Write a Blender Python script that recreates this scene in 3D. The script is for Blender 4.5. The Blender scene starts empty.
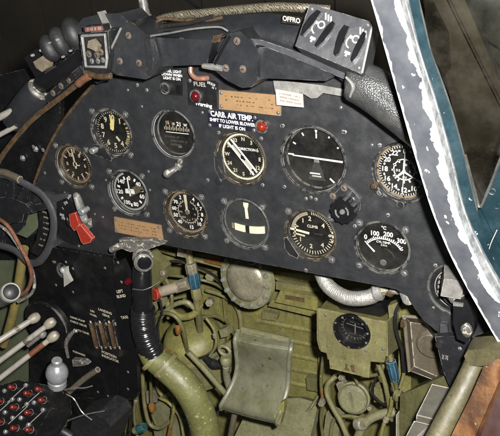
import bpy, bmesh, math, random
from mathutils import Vector, Matrix
random.seed(7)
PI = math.pi
scene = bpy.context.scene
COL = scene.collection

# ------------------------------------------------------------------ camera
# The instrument panel is the world plane Y = 0 (X right, Z up, Y into the nose).
S = 1.08
RIGHT = Vector((0.87827882, 0.47441735, -0.05961957))
DOWN = Vector((0.14439963, -0.38203431, -0.91279709))
FWD = Vector((-0.4558235, 0.79308131, -0.40403834))
CAM = -FWD * S
F = 727.95
W0, H0 = 500.0, 436.0
cd = bpy.data.cameras.new('camera')
cam = bpy.data.objects.new('camera', cd)
COL.objects.link(cam)
m = Matrix.Identity(4)
for i in range(3):
    m[i][0] = RIGHT[i]; m[i][1] = -DOWN[i]; m[i][2] = -FWD[i]; m[i][3] = CAM[i]
cam.matrix_world = m
cd.sensor_width = 36.0
cd.lens = 36.0 * F / W0
cd.clip_start = 0.02
cd.clip_end = 60
scene.camera = cam

# ------------------------------------------------------------------ light: a camera flash beside and above the lens, faint hangar light
world = bpy.data.worlds.new('World')
scene.world = world
world.use_nodes = True
bg = world.node_tree.nodes['Background']
bg.inputs[0].default_value = (0.85, 0.93, 1.0, 1)
bg.inputs[1].default_value = 0.05
ld = bpy.data.lights.new('flash', 'POINT')
ld.energy = 172
ld.color = (1.0, 0.978, 0.945)
ld.shadow_soft_size = 0.016
lo = bpy.data.objects.new('flash', ld)
COL.objects.link(lo)
lo.location = CAM + RIGHT * 0.055 - DOWN * 0.052
scene.view_settings.view_transform = 'Standard'
scene.view_settings.look = 'None'
scene.view_settings.exposure = 0.0
scene.view_settings.gamma = 1.0
scene.cycles.max_bounces = 6
scene.cycles.transparent_max_bounces = 12


def A(px, py, Y=0.0):
    """Point of the plane Y that the photograph shows at (px, py)."""
    d = RIGHT * (px - W0 / 2) + DOWN * (py - H0 / 2) + FWD * F
    t = (Y - CAM.y) / d.y
    return CAM + d * t


def K(px, py, Y=0.0):
    """Metres per photograph pixel there."""
    return (A(px, py, Y) - CAM).dot(FWD) / F


# ------------------------------------------------------------------ materials
MATS = {}


def mat(name, col, rough=0.5, metal=0.0, var=0.18, vs=40.0, wear=None, chips=None, dust=None,
        bump=None, spec=0.5, wave=None, emit=None, coat=0.0, grime=0.35, streak=0.0):
    if name in MATS:
        return MATS[name]
    M = bpy.data.materials.new(name)
    M.use_nodes = True
    nt = M.node_tree
    N, L = nt.nodes, nt.links
    b = N['Principled BSDF']
    b.inputs['Roughness'].default_value = rough
    b.inputs['Metallic'].default_value = metal
    b.inputs['Specular IOR Level'].default_value = spec
    b.inputs['Coat Weight'].default_value = coat
    tc = N.new('ShaderNodeTexCoord')
    oi = N.new('ShaderNodeObjectInfo')
    ml = N.new('ShaderNodeMath'); ml.operation = 'MULTIPLY'; ml.inputs[1].default_value = 13.0
    L.new(oi.outputs['Random'], ml.inputs[0])
    add = N.new('ShaderNodeVectorMath'); add.operation = 'ADD'
    L.new(tc.outputs['Object'], add.inputs[0]); L.new(ml.outputs[0], add.inputs[1])
    vec = add.outputs[0]

    def noise(scale, detail=4, rg=0.6):
        n = N.new('ShaderNodeTexNoise')
        n.inputs['Scale'].default_value = scale
        n.inputs['Detail'].default_value = detail
        n.inputs['Roughness'].default_value = rg
        L.new(vec, n.inputs['Vector'])
        return n.outputs['Fac']

    def ramp(sock, a, c, v0=0.0, v1=1.0):
        r = N.new('ShaderNodeMapRange')
        r.inputs['From Min'].default_value = a; r.inputs['From Max'].default_value = c
        r.inputs['To Min'].default_value = v0; r.inputs['To Max'].default_value = v1
        L.new(sock, r.inputs['Value'])
        return r.outputs[0]

    def mix(f, a, c):
        x = N.new('ShaderNodeMix'); x.data_type = 'RGBA'
        if isinstance(f, float): x.inputs[0].default_value = f
        else: L.new(f, x.inputs[0])
        for sock, k in ((a, 6), (c, 7)):
            if isinstance(sock, tuple): x.inputs[k].default_value = (*sock[:3], 1)
            else: L.new(sock, x.inputs[k])
        return x.outputs[2]

    def mul(a, c):
        x = N.new('ShaderNodeMath'); x.operation = 'MULTIPLY'
        L.new(a, x.inputs[0])
        if isinstance(c, float): x.inputs[1].default_value = c
        else: L.new(c, x.inputs[1])
        return x.outputs[0]
    lo_ = tuple(max(0, c * (1 - var)) for c in col)
    hi_ = tuple(min(1, c * (1 + var)) for c in col)
    c = mix(ramp(noise(vs, 6, 0.65), 0.3, 0.7), lo_, hi_)
    if grime:
        c = mix(ramp(noise(vs * 6.5 + 60, 8, 0.72), 0.44, 0.66, 0, grime), c, tuple(k * 0.42 for k in col))
    if streak:
        st = N.new('ShaderNodeVectorMath'); st.operation = 'MULTIPLY'; st.inputs[1].default_value = (1.0, 1.0, 0.10)
        L.new(vec, st.inputs[0])
        sn = N.new('ShaderNodeTexNoise'); sn.inputs['Scale'].default_value = 90; sn.inputs['Detail'].default_value = 6; sn.inputs['Roughness'].default_value = 0.65
        L.new(st.outputs[0], sn.inputs['Vector'])
        c = mix(ramp(sn.outputs['Fac'], 0.46, 0.70, 0, streak), c, tuple(k * 0.35 for k in col))
    rsock = ramp(noise(vs * 1.7), 0.3, 0.7, max(0.03, rough - 0.1), min(1, rough + 0.12))
    if wave:
        w = N.new('ShaderNodeTexWave')
        w.inputs['Scale'].default_value = wave[1]
        w.inputs['Distortion'].default_value = wave[2]
        w.inputs['Detail'].default_value = 3
        w.bands_direction = wave[3] if len(wave) > 3 else 'X'
        L.new(vec, w.inputs['Vector'])
        c = mix(mul(w.outputs['Fac'], wave[4] if len(wave) > 4 else 1.0), c, wave[0])
    if dust:
        c = mix(ramp(noise(dust[2], 8, 0.7), 0.62 - dust[1] * 0.3, 0.75, 0, min(1.0, dust[1] * 1.4)), c, dust[0])
    msock = None
    if chips:
        f = ramp(noise(chips[2], 5, 0.6), chips[1], chips[1] + 0.015)
        c = mix(f, c, chips[0])
    if wear:
        bv = N.new('ShaderNodeBevel'); bv.samples = 6
        bv.inputs['Radius'].default_value = wear[2]
        g = N.new('ShaderNodeNewGeometry')
        dt = N.new('ShaderNodeVectorMath'); dt.operation = 'DOT_PRODUCT'
        L.new(bv.outputs[0], dt.inputs[0]); L.new(g.outputs['Normal'], dt.inputs[1])
        e = ramp(dt.outputs['Value'], 0.985, 0.86)
        f = mul(e, ramp(noise(wear[3] if len(wear) > 3 else 130.0, 5), 0.62 - wear[1] * 0.35, 0.72 - wear[1] * 0.3))
        c = mix(f, c, wear[0])
    L.new(c, b.inputs['Base Color'])
    L.new(rsock, b.inputs['Roughness'])
    if bump:
        bp = N.new('ShaderNodeBump')
        bp.inputs['Strength'].default_value = bump[0]
        bp.inputs['Distance'].default_value = 0.002
        if len(bump) > 2 and bump[2] == 'cell':
            v = N.new('ShaderNodeTexVoronoi'); v.inputs['Scale'].default_value = bump[1]
            L.new(vec, v.inputs['Vector']); L.new(v.outputs['Distance'], bp.inputs['Height'])
        else:
            L.new(noise(bump[1], 5), bp.inputs['Height'])
        L.new(bp.outputs[0], b.inputs['Normal'])
    if emit:
        b.inputs['Emission Color'].default_value = (*emit[0], 1)
        b.inputs['Emission Strength'].default_value = emit[1]
    MATS[name] = M
    return M


SIL = (0.42, 0.42, 0.40)
mat('panel_black', (0.0132, 0.0139, 0.01531), 0.40, 0, 0.14, 30, wear=((0.22, 0.21, 0.19), 0.65, 0.0014), dust=((0.024, 0.0235, 0.022), 0.26, 18), chips=((0.11, 0.11, 0.105), 0.79, 170), bump=(0.16, 420), spec=1.0, grime=0.12)
mat('black_paint', (0.00935, 0.009775, 0.01105), 0.38, 0, 0.25, 45, wear=((0.22, 0.21, 0.2), 0.4, 0.0013, 80.0), dust=((0.04, 0.038, 0.034), 0.25, 30), chips=((0.25, 0.24, 0.2), 0.78, 120), bump=(0.10, 300))
mat('console_black', (0.004125, 0.004125, 0.0045), 0.36, 0, 0.3, 45, wear=((0.2, 0.2, 0.19), 0.35, 0.0012), dust=((0.017, 0.016, 0.015), 0.4, 22), chips=((0.2, 0.2, 0.19), 0.76, 150), bump=(0.14, 300))
mat('hood_black', (0.01384, 0.01461, 0.0166), 0.33, 0, 0.2, 35, wear=((0.12, 0.12, 0.115), 0.22, 0.0015, 80.0), dust=((0.032, 0.031, 0.028), 0.35, 30), chips=((0.18, 0.17, 0.15), 0.755, 150), bump=(0.2, 260), spec=0.75, grime=0.2)
mat('pad_grey', (0.0118, 0.01248, 0.01338), 0.58, 0, 0.25, 40, dust=((0.05, 0.049, 0.045), 0.4, 40), bump=(0.3, 200))
mat('gloss_black', (0.0064, 0.0064, 0.0072), 0.16, 0, 0.2, 40, bump=(0.08, 90))
mat('hose_black', (0.008, 0.008, 0.009), 0.22, 0, 0.3, 80, dust=((0.03, 0.03, 0.028), 0.2, 60), bump=(0.08, 420))
mat('rubber', (0.010, 0.010, 0.011), 0.5, 0, 0.3, 80, dust=((0.04, 0.04, 0.037), 0.3, 60))
mat('bezel_black', (0.012, 0.012, 0.013), 0.34, 0, 0.25, 60, wear=((0.36, 0.35, 0.31), 0.55, 0.0013, 90.0), bump=(0.06, 300))
mat('bezel_brown', (0.0165, 0.0145, 0.012), 0.36, 0, 0.35, 60, wear=((0.26, 0.215, 0.15), 0.5, 0.0012, 90.0), bump=(0.08, 300))
mat('bezel_worn', (0.017, 0.0175, 0.0185), 0.33, 0.2, 0.35, 60, wear=((0.40, 0.40, 0.38), 0.65, 0.0014, 60.0))
mat('dial_black', (0.002352, 0.002352, 0.00252), 0.45, 0, 0.3, 60, dust=((0.012, 0.012, 0.012), 0.35, 50))
mat('dial_brownblack', (0.0075, 0.0060, 0.0050), 0.45, 0, 0.3, 60)
mat('dial_grey', (0.020, 0.023, 0.024), 0.45, 0, 0.25, 50)
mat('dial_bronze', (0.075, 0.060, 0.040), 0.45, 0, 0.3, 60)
mat('cream', (0.3744, 0.3348, 0.252), 0.6, 0, 0.22, 150)
mat('pinkcream', (0.39, 0.285, 0.2025), 0.6, 0, 0.25, 150)
mat('tanring', (0.165, 0.121, 0.0715), 0.6, 0, 0.35, 150)
mat('yellowcream', (0.465, 0.3975, 0.165), 0.6, 0, 0.2, 150)
mat('white_mark', (0.555, 0.555, 0.5325), 0.6, 0, 0.12, 150)
mat('dim_mark', (0.07, 0.066, 0.062), 0.6, 0, 0.4, 150)
mat('ball_cream', (0.64, 0.576, 0.4), 0.4, 0, 0.1, 100)
mat('screw_metal', (0.221, 0.221, 0.2125), 0.38, 0.5, 0.45, 260, dust=((0.03, 0.03, 0.03), 0.35, 300))
mat('steel', (0.336, 0.336, 0.32), 0.35, 0.7, 0.25, 90, dust=((0.15, 0.13, 0.1), 0.3, 90))
mat('alu', (0.34, 0.34, 0.3187), 0.34, 0.6, 0.25, 60, dust=((0.15, 0.14, 0.115), 0.45, 70), bump=(0.25, 160))
mat('silver_knob', (0.289, 0.2975, 0.306), 0.32, 0.5, 0.2, 60, dust=((0.17, 0.165, 0.155), 0.4, 100), bump=(0.1, 160))
mat('worn_grey', (0.0935, 0.08925, 0.08075), 0.46, 0.2, 0.45, 90, chips=((0.34, 0.32, 0.26), 0.57, 110), wear=((0.42, 0.4, 0.35), 0.6, 0.002), bump=(0.3, 200))
mat('grey_lever', (0.135, 0.13, 0.12), 0.5, 0.1, 0.3, 80, wear=((0.42, 0.41, 0.38), 0.5, 0.0016))
mat('copper', (0.216, 0.0972, 0.0576), 0.36, 0.5, 0.35, 90, dust=((0.08, 0.055, 0.04), 0.5, 60))
mat('brass_worn', (0.105, 0.066, 0.036), 0.38, 0.5, 0.5, 80, dust=((0.022, 0.018, 0.015), 0.6, 90), chips=((0.34, 0.24, 0.15), 0.69, 110), wear=((0.4, 0.3, 0.2), 0.4, 0.0015))
mat('pink_clip', (0.1815, 0.0891, 0.0594), 0.45, 0.2, 0.2, 90)
mat('tan_screw', (0.1403, 0.0924, 0.06056), 0.45, 0.3, 0.45, 160, dust=((0.06, 0.04, 0.03), 0.4, 300))
mat('olive', (0.1723, 0.1588, 0.04976), 0.48, 0, 0.24, 16, wear=((0.25, 0.23, 0.13), 0.35, 0.0018), dust=((0.082, 0.070, 0.031), 0.5, 26), chips=((0.28, 0.26, 0.165), 0.715, 100), bump=(0.28, 70), grime=0.55, streak=0.5)
mat('olive_dark', (0.1044, 0.09999, 0.03998), 0.48, 0, 0.25, 22, wear=((0.2, 0.185, 0.11), 0.35, 0.0018), dust=((0.045, 0.039, 0.022), 0.5, 26), chips=((0.24, 0.22, 0.15), 0.73, 95), bump=(0.25, 90), grime=0.5, streak=0.35)
mat('olive_grey', (0.1543, 0.1499, 0.07371), 0.5, 0, 0.25, 25, wear=((0.27, 0.26, 0.19), 0.42, 0.002), dust=((0.19, 0.175, 0.125), 0.5, 26), chips=((0.045, 0.04, 0.022), 0.69, 90), bump=(0.3, 90), grime=0.55, streak=0.35)
mat('olive_light', (0.1531, 0.1415, 0.06084), 0.5, 0, 0.22, 25, wear=((0.26, 0.235, 0.14), 0.4, 0.0018), dust=((0.075, 0.060, 0.028), 0.5, 30), chips=((0.05, 0.034, 0.016), 0.685, 90), bump=(0.28, 100), grime=0.5, streak=0.4)
mat('olive_scratched', (0.112, 0.113, 0.0374), 0.50, 0, 0.25, 25, chips=((0.26, 0.27, 0.155), 0.635, 150), dust=((0.062, 0.056, 0.027), 0.5, 26), bump=(0.35, 110), grime=0.5)
mat('pedal_green', (0.104, 0.1061, 0.05519), 0.44, 0, 0.3, 30, wear=((0.30, 0.30, 0.25), 0.7, 0.004, 60.0), dust=((0.165, 0.157, 0.12), 0.75, 24), chips=((0.04, 0.042, 0.022), 0.66, 70), bump=(0.35, 90))
mat('green_grey', (0.075, 0.08696, 0.051), 0.52, 0, 0.2, 25, dust=((0.08, 0.08, 0.045), 0.5, 24), bump=(0.15, 80))
mat('yellow_olive', (0.15, 0.1162, 0.0375), 0.46, 0, 0.25, 25, dust=((0.10, 0.075, 0.03), 0.5, 34))
mat('dome_metal', (0.2253, 0.204, 0.1445), 0.42, 0.3, 0.35, 26, dust=((0.105, 0.088, 0.05), 0.6, 34), bump=(1.0, 42), grime=0.5, wear=((0.45, 0.43, 0.36), 0.6, 0.0025))
mat('tan_grey', (0.08078, 0.06732, 0.04563), 0.48, 0.1, 0.2, 30, wear=((0.36, 0.32, 0.25), 0.8, 0.003), dust=((0.06, 0.049, 0.032), 0.45, 38), bump=(0.2, 90), grime=0.5, streak=0.35)
mat('grey_rail', (0.06093, 0.05875, 0.04678), 0.42, 0, 0.22, 40, wear=((0.36, 0.34, 0.29), 0.9, 0.003), dust=((0.065, 0.06, 0.045), 0.5, 30), bump=(0.15, 80))
mat('tape_orange', (0.1733, 0.07875, 0.01838), 0.5, 0, 0.35, 90)
mat('rust_stain', (0.070, 0.042, 0.015), 0.7, 0, 0.5, 160)
mat('blue_fitting', (0.01792, 0.064, 0.1024), 0.4, 0.3, 0.4, 90, wear=((0.35, 0.38, 0.38), 0.7, 0.003), chips=((0.2, 0.2, 0.17), 0.68, 120))
mat('teal_fitting', (0.02, 0.088, 0.088), 0.4, 0.3, 0.4, 90, wear=((0.3, 0.34, 0.3), 0.6, 0.003), chips=((0.15, 0.15, 0.1), 0.66, 120))
mat('red_paint', (0.2387, 0.02254, 0.01326), 0.36, 0, 0.2, 60, wear=((0.55, 0.22, 0.17), 0.75, 0.0022, 70.0), dust=((0.17, 0.02, 0.013), 0.45, 70), bump=(0.15, 150))
mat('red_lens', (0.068, 0.0032, 0.0056), 0.12, 0, 0.2, 60, coat=1.0)
mat('red_button', (0.105, 0.01155, 0.00735), 0.30, 0, 0.35, 300, dust=((0.06, 0.012, 0.01), 0.5, 200))
mat('orange_lens', (0.1365, 0.01365, 0.00525), 0.14, 0, 0.35, 200, coat=1.0)
mat('hose_pink', (0.232, 0.192, 0.14), 0.6, 0, 0.2, 60, dust=((0.17, 0.14, 0.09), 0.5, 50))
mat('wood', (0.2135, 0.1301, 0.0614), 0.6, 0, 0.25, 60, wave=((0.21, 0.12, 0.052), 40, 2.5, 'Z', 0.4), bump=(0.15, 200), dust=((0.17, 0.095, 0.042), 0.45, 60))
mat('placard_navy', (0.007, 0.007, 0.0154), 0.4, 0, 0.2, 60)
mat('placard_black', (0.006, 0.006, 0.0066), 0.45, 0, 0.2, 60)
mat('label_white', (0.315, 0.3075, 0.285), 0.5, 0, 0.15, 60, dust=((0.24, 0.225, 0.2), 0.45, 80))
mat('label_red', (0.1224, 0.0504, 0.036), 0.5, 0, 0.35, 200)
mat('text_grey', (0.20, 0.19, 0.18), 0.6, 0, 0.2, 60)
mat('leather', (0.0324, 0.0333, 0.0333), 0.34, 0, 0.35, 60, bump=(0.38, 560, 'cell'), dust=((0.075, 0.073, 0.066), 0.4, 40))
mat('coil_grey', (0.03613, 0.03685, 0.04046), 0.38, 0, 0.2, 40, wear=((0.3, 0.3, 0.29), 0.35, 0.0013, 70.0), dust=((0.030, 0.030, 0.030), 0.35, 40), bump=(0.12, 300))
mat('braid', (0.2448, 0.221, 0.1564), 0.36, 0.5, 0.35, 90, wave=((0.035, 0.03, 0.022), 130, 9, 'DIAGONAL', 0.85), bump=(0.6, 300))
mat('braid_silver', (0.3536, 0.3468, 0.3196), 0.36, 0.5, 0.35, 160, wave=((0.22, 0.21, 0.19), 150, 5, 'DIAGONAL', 0.6), dust=((0.2, 0.18, 0.14), 0.35, 50), bump=(0.6, 420))
mat('wire_gloss', (0.016, 0.015, 0.015), 0.2, 0, 0.2, 50)
mat('wire_silver', (0.33, 0.33, 0.32), 0.3, 0.7, 0.3, 80)
mat('canvas', (0.13, 0.1073, 0.0715), 0.8, 0, 0.35, 80, bump=(0.4, 260), dust=((0.07, 0.055, 0.04), 0.5, 120))
mat('white_rod', (0.246, 0.2337, 0.2029), 0.40, 0.15, 0.25, 60, dust=((0.17, 0.145, 0.11), 0.5, 60))
mat('rod_knob', (0.1904, 0.1696, 0.1309), 0.40, 0, 0.3, 60, dust=((0.15, 0.125, 0.09), 0.5, 90), bump=(0.2, 120))
mat('rust_rod', (0.1155, 0.042, 0.01925), 0.5, 0.2, 0.4, 90)
mat('white_enamel', (0.28, 0.28, 0.252), 0.36, 0, 0.2, 60, dust=((0.2, 0.19, 0.16), 0.5, 70))
mat('teal_paint', (0.006802, 0.01946, 0.02565), 0.38, 0, 0.25, 30, wear=((0.36, 0.4, 0.39), 0.5, 0.003), chips=((0.33, 0.37, 0.38), 0.675, 95), dust=((0.020, 0.040, 0.049), 0.45, 30))
mat('navy_paint', (0.0084, 0.021, 0.0308), 0.35, 0, 0.3, 8, chips=((0.2, 0.24, 0.26), 0.79, 60))
mat('frame_side', (0.2, 0.208, 0.212), 0.42, 0.2, 0.35, 30, dust=((0.55, 0.57, 0.57), 0.6, 60), chips=((0.06, 0.065, 0.07), 0.70, 90), grime=0.5, streak=0.5)
mat('brown_band', (0.008976, 0.007182, 0.004668), 0.42, 0, 0.45, 16, dust=((0.022, 0.018, 0.013), 0.6, 18), chips=((0.12, 0.11, 0.09), 0.75, 60), grime=0.6)
mat('smoke_panel', (0.015, 0.0144, 0.0132), 0.3, 0, 0.3, 12)
mat('rim_light', (0.0616, 0.06353, 0.05775), 0.4, 0.3, 0.4, 60)
mat('rust_plank', (0.04913, 0.01965, 0.006936), 0.40, 0.1, 0.55, 40, wave=((0.20, 0.095, 0.036), 10, 16, 'X', 0.5), dust=((0.022, 0.012, 0.008), 0.6, 60), chips=((0.40, 0.26, 0.13), 0.70, 90), bump=(0.9, 60), grime=0.6)  # pale flecks are wet-looking highlights painted into the rust colour
mat('maroon', (0.028, 0.0112, 0.0091), 0.5, 0, 0.3, 30)
mat('sill_olive', (0.0736, 0.0656, 0.0312), 0.55, 0, 0.3, 24, dust=((0.038, 0.031, 0.017), 0.6, 40), chips=((0.025, 0.018, 0.012), 0.655, 70), bump=(0.4, 110), grime=0.6)
mat('hangar', (0.105, 0.090, 0.070), 0.8, 0, 0.30, 1.2, dust=((0.15, 0.125, 0.085), 0.4, 2.0))
mat('floor_dark', (0.05, 0.05, 0.045), 0.8, 0, 0.3, 5)


def glass_mat(name, tint, gl, rough=0.03, dust=0.06):
    M = bpy.data.materials.new(name); M.use_nodes = True
    N, L = M.node_tree.nodes, M.node_tree.links
    N.remove(N['Principled BSDF'])
    t = N.new('ShaderNodeBsdfTransparent'); t.inputs[0].default_value = (*tint, 1)
    g = N.new('ShaderNodeBsdfGlossy'); g.inputs['Roughness'].default_value = rough
    lw = N.new('ShaderNodeLayerWeight'); lw.inputs[0].default_value = 0.5
    x = N.new('ShaderNodeMixShader')
    pw = N.new('ShaderNodeMath'); pw.operation = 'POWER'; pw.inputs[1].default_value = 4.0
    L.new(lw.outputs['Facing'], pw.inputs[0])
    mr = N.new('ShaderNodeMapRange'); mr.inputs['To Min'].default_value = 0.035; mr.inputs['To Max'].default_value = gl * 3
    L.new(pw.outputs[0], mr.inputs['Value']); L.new(mr.outputs[0], x.inputs[0]); L.new(t.outputs[0], x.inputs[1]); L.new(g.outputs[0], x.inputs[2])
    d = N.new('ShaderNodeBsdfDiffuse'); d.inputs[0].default_value = (0.30, 0.285, 0.24, 1)
    n = N.new('ShaderNodeTexNoise'); n.inputs['Scale'].default_value = 14; n.inputs['Detail'].default_value = 9; n.inputs['Roughness'].default_value = 0.7
    tc = N.new('ShaderNodeTexCoord'); L.new(tc.outputs['Object'], n.inputs['Vector'])
    r = N.new('ShaderNodeMapRange'); r.inputs['From Min'].default_value = 0.42; r.inputs['From Max'].default_value = 0.78; r.inputs['To Max'].default_value = dust
    L.new(n.outputs['Fac'], r.inputs['Value'])
    y = N.new('ShaderNodeMixShader'); L.new(r.outputs[0], y.inputs[0]); L.new(x.outputs[0], y.inputs[1]); L.new(d.outputs[0], y.inputs[2])
    L.new(y.outputs[0], N['Material Output'].inputs[0])
    MATS[name] = M


glass_mat('gauge_glass', (0.93, 0.93, 0.91), 0.22)
glass_mat('window_glass', (0.70, 0.68, 0.62), 0.30, 0.08, 0.055)


def post_material():
    """Grey paint flaked off along both edges of the strip, UV: u across 0..1, v along (m)."""
    M = bpy.data.materials.new('post_paint'); M.use_nodes = True
    N, L = M.node_tree.nodes, M.node_tree.links
    b = N['Principled BSDF']; b.inputs['Roughness'].default_value = 0.45
    uv = N.new('ShaderNodeUVMap')
    sx = N.new('ShaderNodeSeparateXYZ'); L.new(uv.outputs[0], sx.inputs[0])
    tc = N.new('ShaderNodeTexCoord')

    def noise(scale, detail, off=0.0):
        n = N.new('ShaderNodeTexNoise'); n.inputs['Scale'].default_value = scale; n.inputs['Detail'].default_value = detail; n.inputs['Roughness'].default_value = 0.62
        v = N.new('ShaderNodeVectorMath'); v.operation = 'ADD'; v.inputs[1].default_value = (off, off, off)
        L.new(tc.outputs['Object'], v.inputs[0]); L.new(v.outputs[0], n.inputs['Vector'])
        return n.outputs['Fac']

    def mth(op, a, c, clamp=False):
        x = N.new('ShaderNodeMath'); x.operation = op; x.use_clamp = clamp
        for k, s in enumerate((a, c)):
            if isinstance(s, float): x.inputs[k].default_value = s
            else: L.new(s, x.inputs[k])
        return x.outputs[0]
    # left border: u < 0.14 + noise ; right border: u > 0.78 - noise
    n1 = mth('MULTIPLY', mth('SUBTRACT', noise(50, 2.5), 0.5), 0.34)
    n2 = mth('MULTIPLY', mth('SUBTRACT', noise(38, 3.5, 3.1), 0.5), 0.85)
    def soft(a, wd):
        x = N.new('ShaderNodeMapRange'); L.new(a, x.inputs[0]); x.inputs[1].default_value = -wd; x.inputs[2].default_value = wd
        return x.outputs[0]
    lft = soft(mth('SUBTRACT', mth('ADD', n1, 0.075), sx.outputs[0]), 0.022)
    rgt = soft(mth('SUBTRACT', sx.outputs[0], mth('ADD', n2, 0.80)), 0.022)
    spots = soft(mth('SUBTRACT', noise(58, 3, 7.7), 0.675), 0.012)
    msk = mth('MAXIMUM', mth('MAXIMUM', lft, rgt), spots)
    r = N.new('ShaderNodeMapRange'); L.new(noise(26, 6, 1.3), r.inputs[0]); r.inputs[1].default_value = 0.3; r.inputs[2].default_value = 0.7
    g = N.new('ShaderNodeMix'); g.data_type = 'RGBA'; L.new(r.outputs[0], g.inputs[0])
    g.inputs[6].default_value = (0.036, 0.039, 0.046, 1); g.inputs[7].default_value = (0.080, 0.084, 0.092, 1)
    x = N.new('ShaderNodeMix'); x.data_type = 'RGBA'; L.new(msk, x.inputs[0]); L.new(g.outputs[2], x.inputs[6])
    wr = N.new('ShaderNodeMapRange'); L.new(noise(90, 6, 5.0), wr.inputs[0]); wr.inputs[1].default_value = 0.42; wr.inputs[2].default_value = 0.75
    wx = N.new('ShaderNodeMix'); wx.data_type = 'RGBA'; L.new(wr.outputs[0], wx.inputs[0])
    wx.inputs[6].default_value = (0.72, 0.75, 0.75, 1); wx.inputs[7].default_value = (0.30, 0.31, 0.31, 1)
    L.new(wx.outputs[2], x.inputs[7])
    L.new(x.outputs[2], b.inputs['Base Color'])
    bp = N.new('ShaderNodeBump'); bp.inputs['Strength'].default_value = 0.5; bp.inputs['Distance'].default_value = 0.001
    bp.invert = True
    L.new(msk, bp.inputs['Height']); L.new(bp.outputs[0], b.inputs['Normal'])
    MATS['post_paint'] = M


post_material()


# ------------------------------------------------------------------ mesh builder
TEXT = {}


def text_mesh(s):
    if s in TEXT: return TEXT[s]
    c = bpy.data.curves.new('t', 'FONT'); c.body = s; c.size = 1.0; c.align_x = 'CENTER'; c.align_y = 'CENTER'
    c.offset = 0.03
    c.resolution_u = 3
    o = bpy.data.objects.new('t', c); COL.objects.link(o)
    dg = bpy.context.evaluated_depsgraph_get(); dg.update()
    me = bpy.data.meshes.new_from_object(o.evaluated_get(dg))
    v = [tuple(x.co) for x in me.vertices]; f = [tuple(p.vertices) for p in me.polygons]
    bpy.data.objects.remove(o); bpy.data.curves.remove(c); bpy.data.meshes.remove(me)
    TEXT[s] = (v, f)
    return TEXT[s]


def catmull(pts, n=6):
    if len(pts) < 3: return [Vector(p) for p in pts]
    P = [Vector(p) for p in pts]
    P = [P[0] * 2 - P[1]] + P + [P[-1] * 2 - P[-2]]
    out = []
    for i in range(1, len(P) - 2):
        a, b, c, d = P[i - 1:i + 3]
        for k in range(n):
            t = k / n
            out.append(0.5 * ((2 * b) + (c - a) * t + (2 * a - 5 * b + 4 * c - d) * t * t + (3 * b - a - 3 * c + d) * t ** 3))
    out.append(P[-2])
    return out


WL = {}


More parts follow.
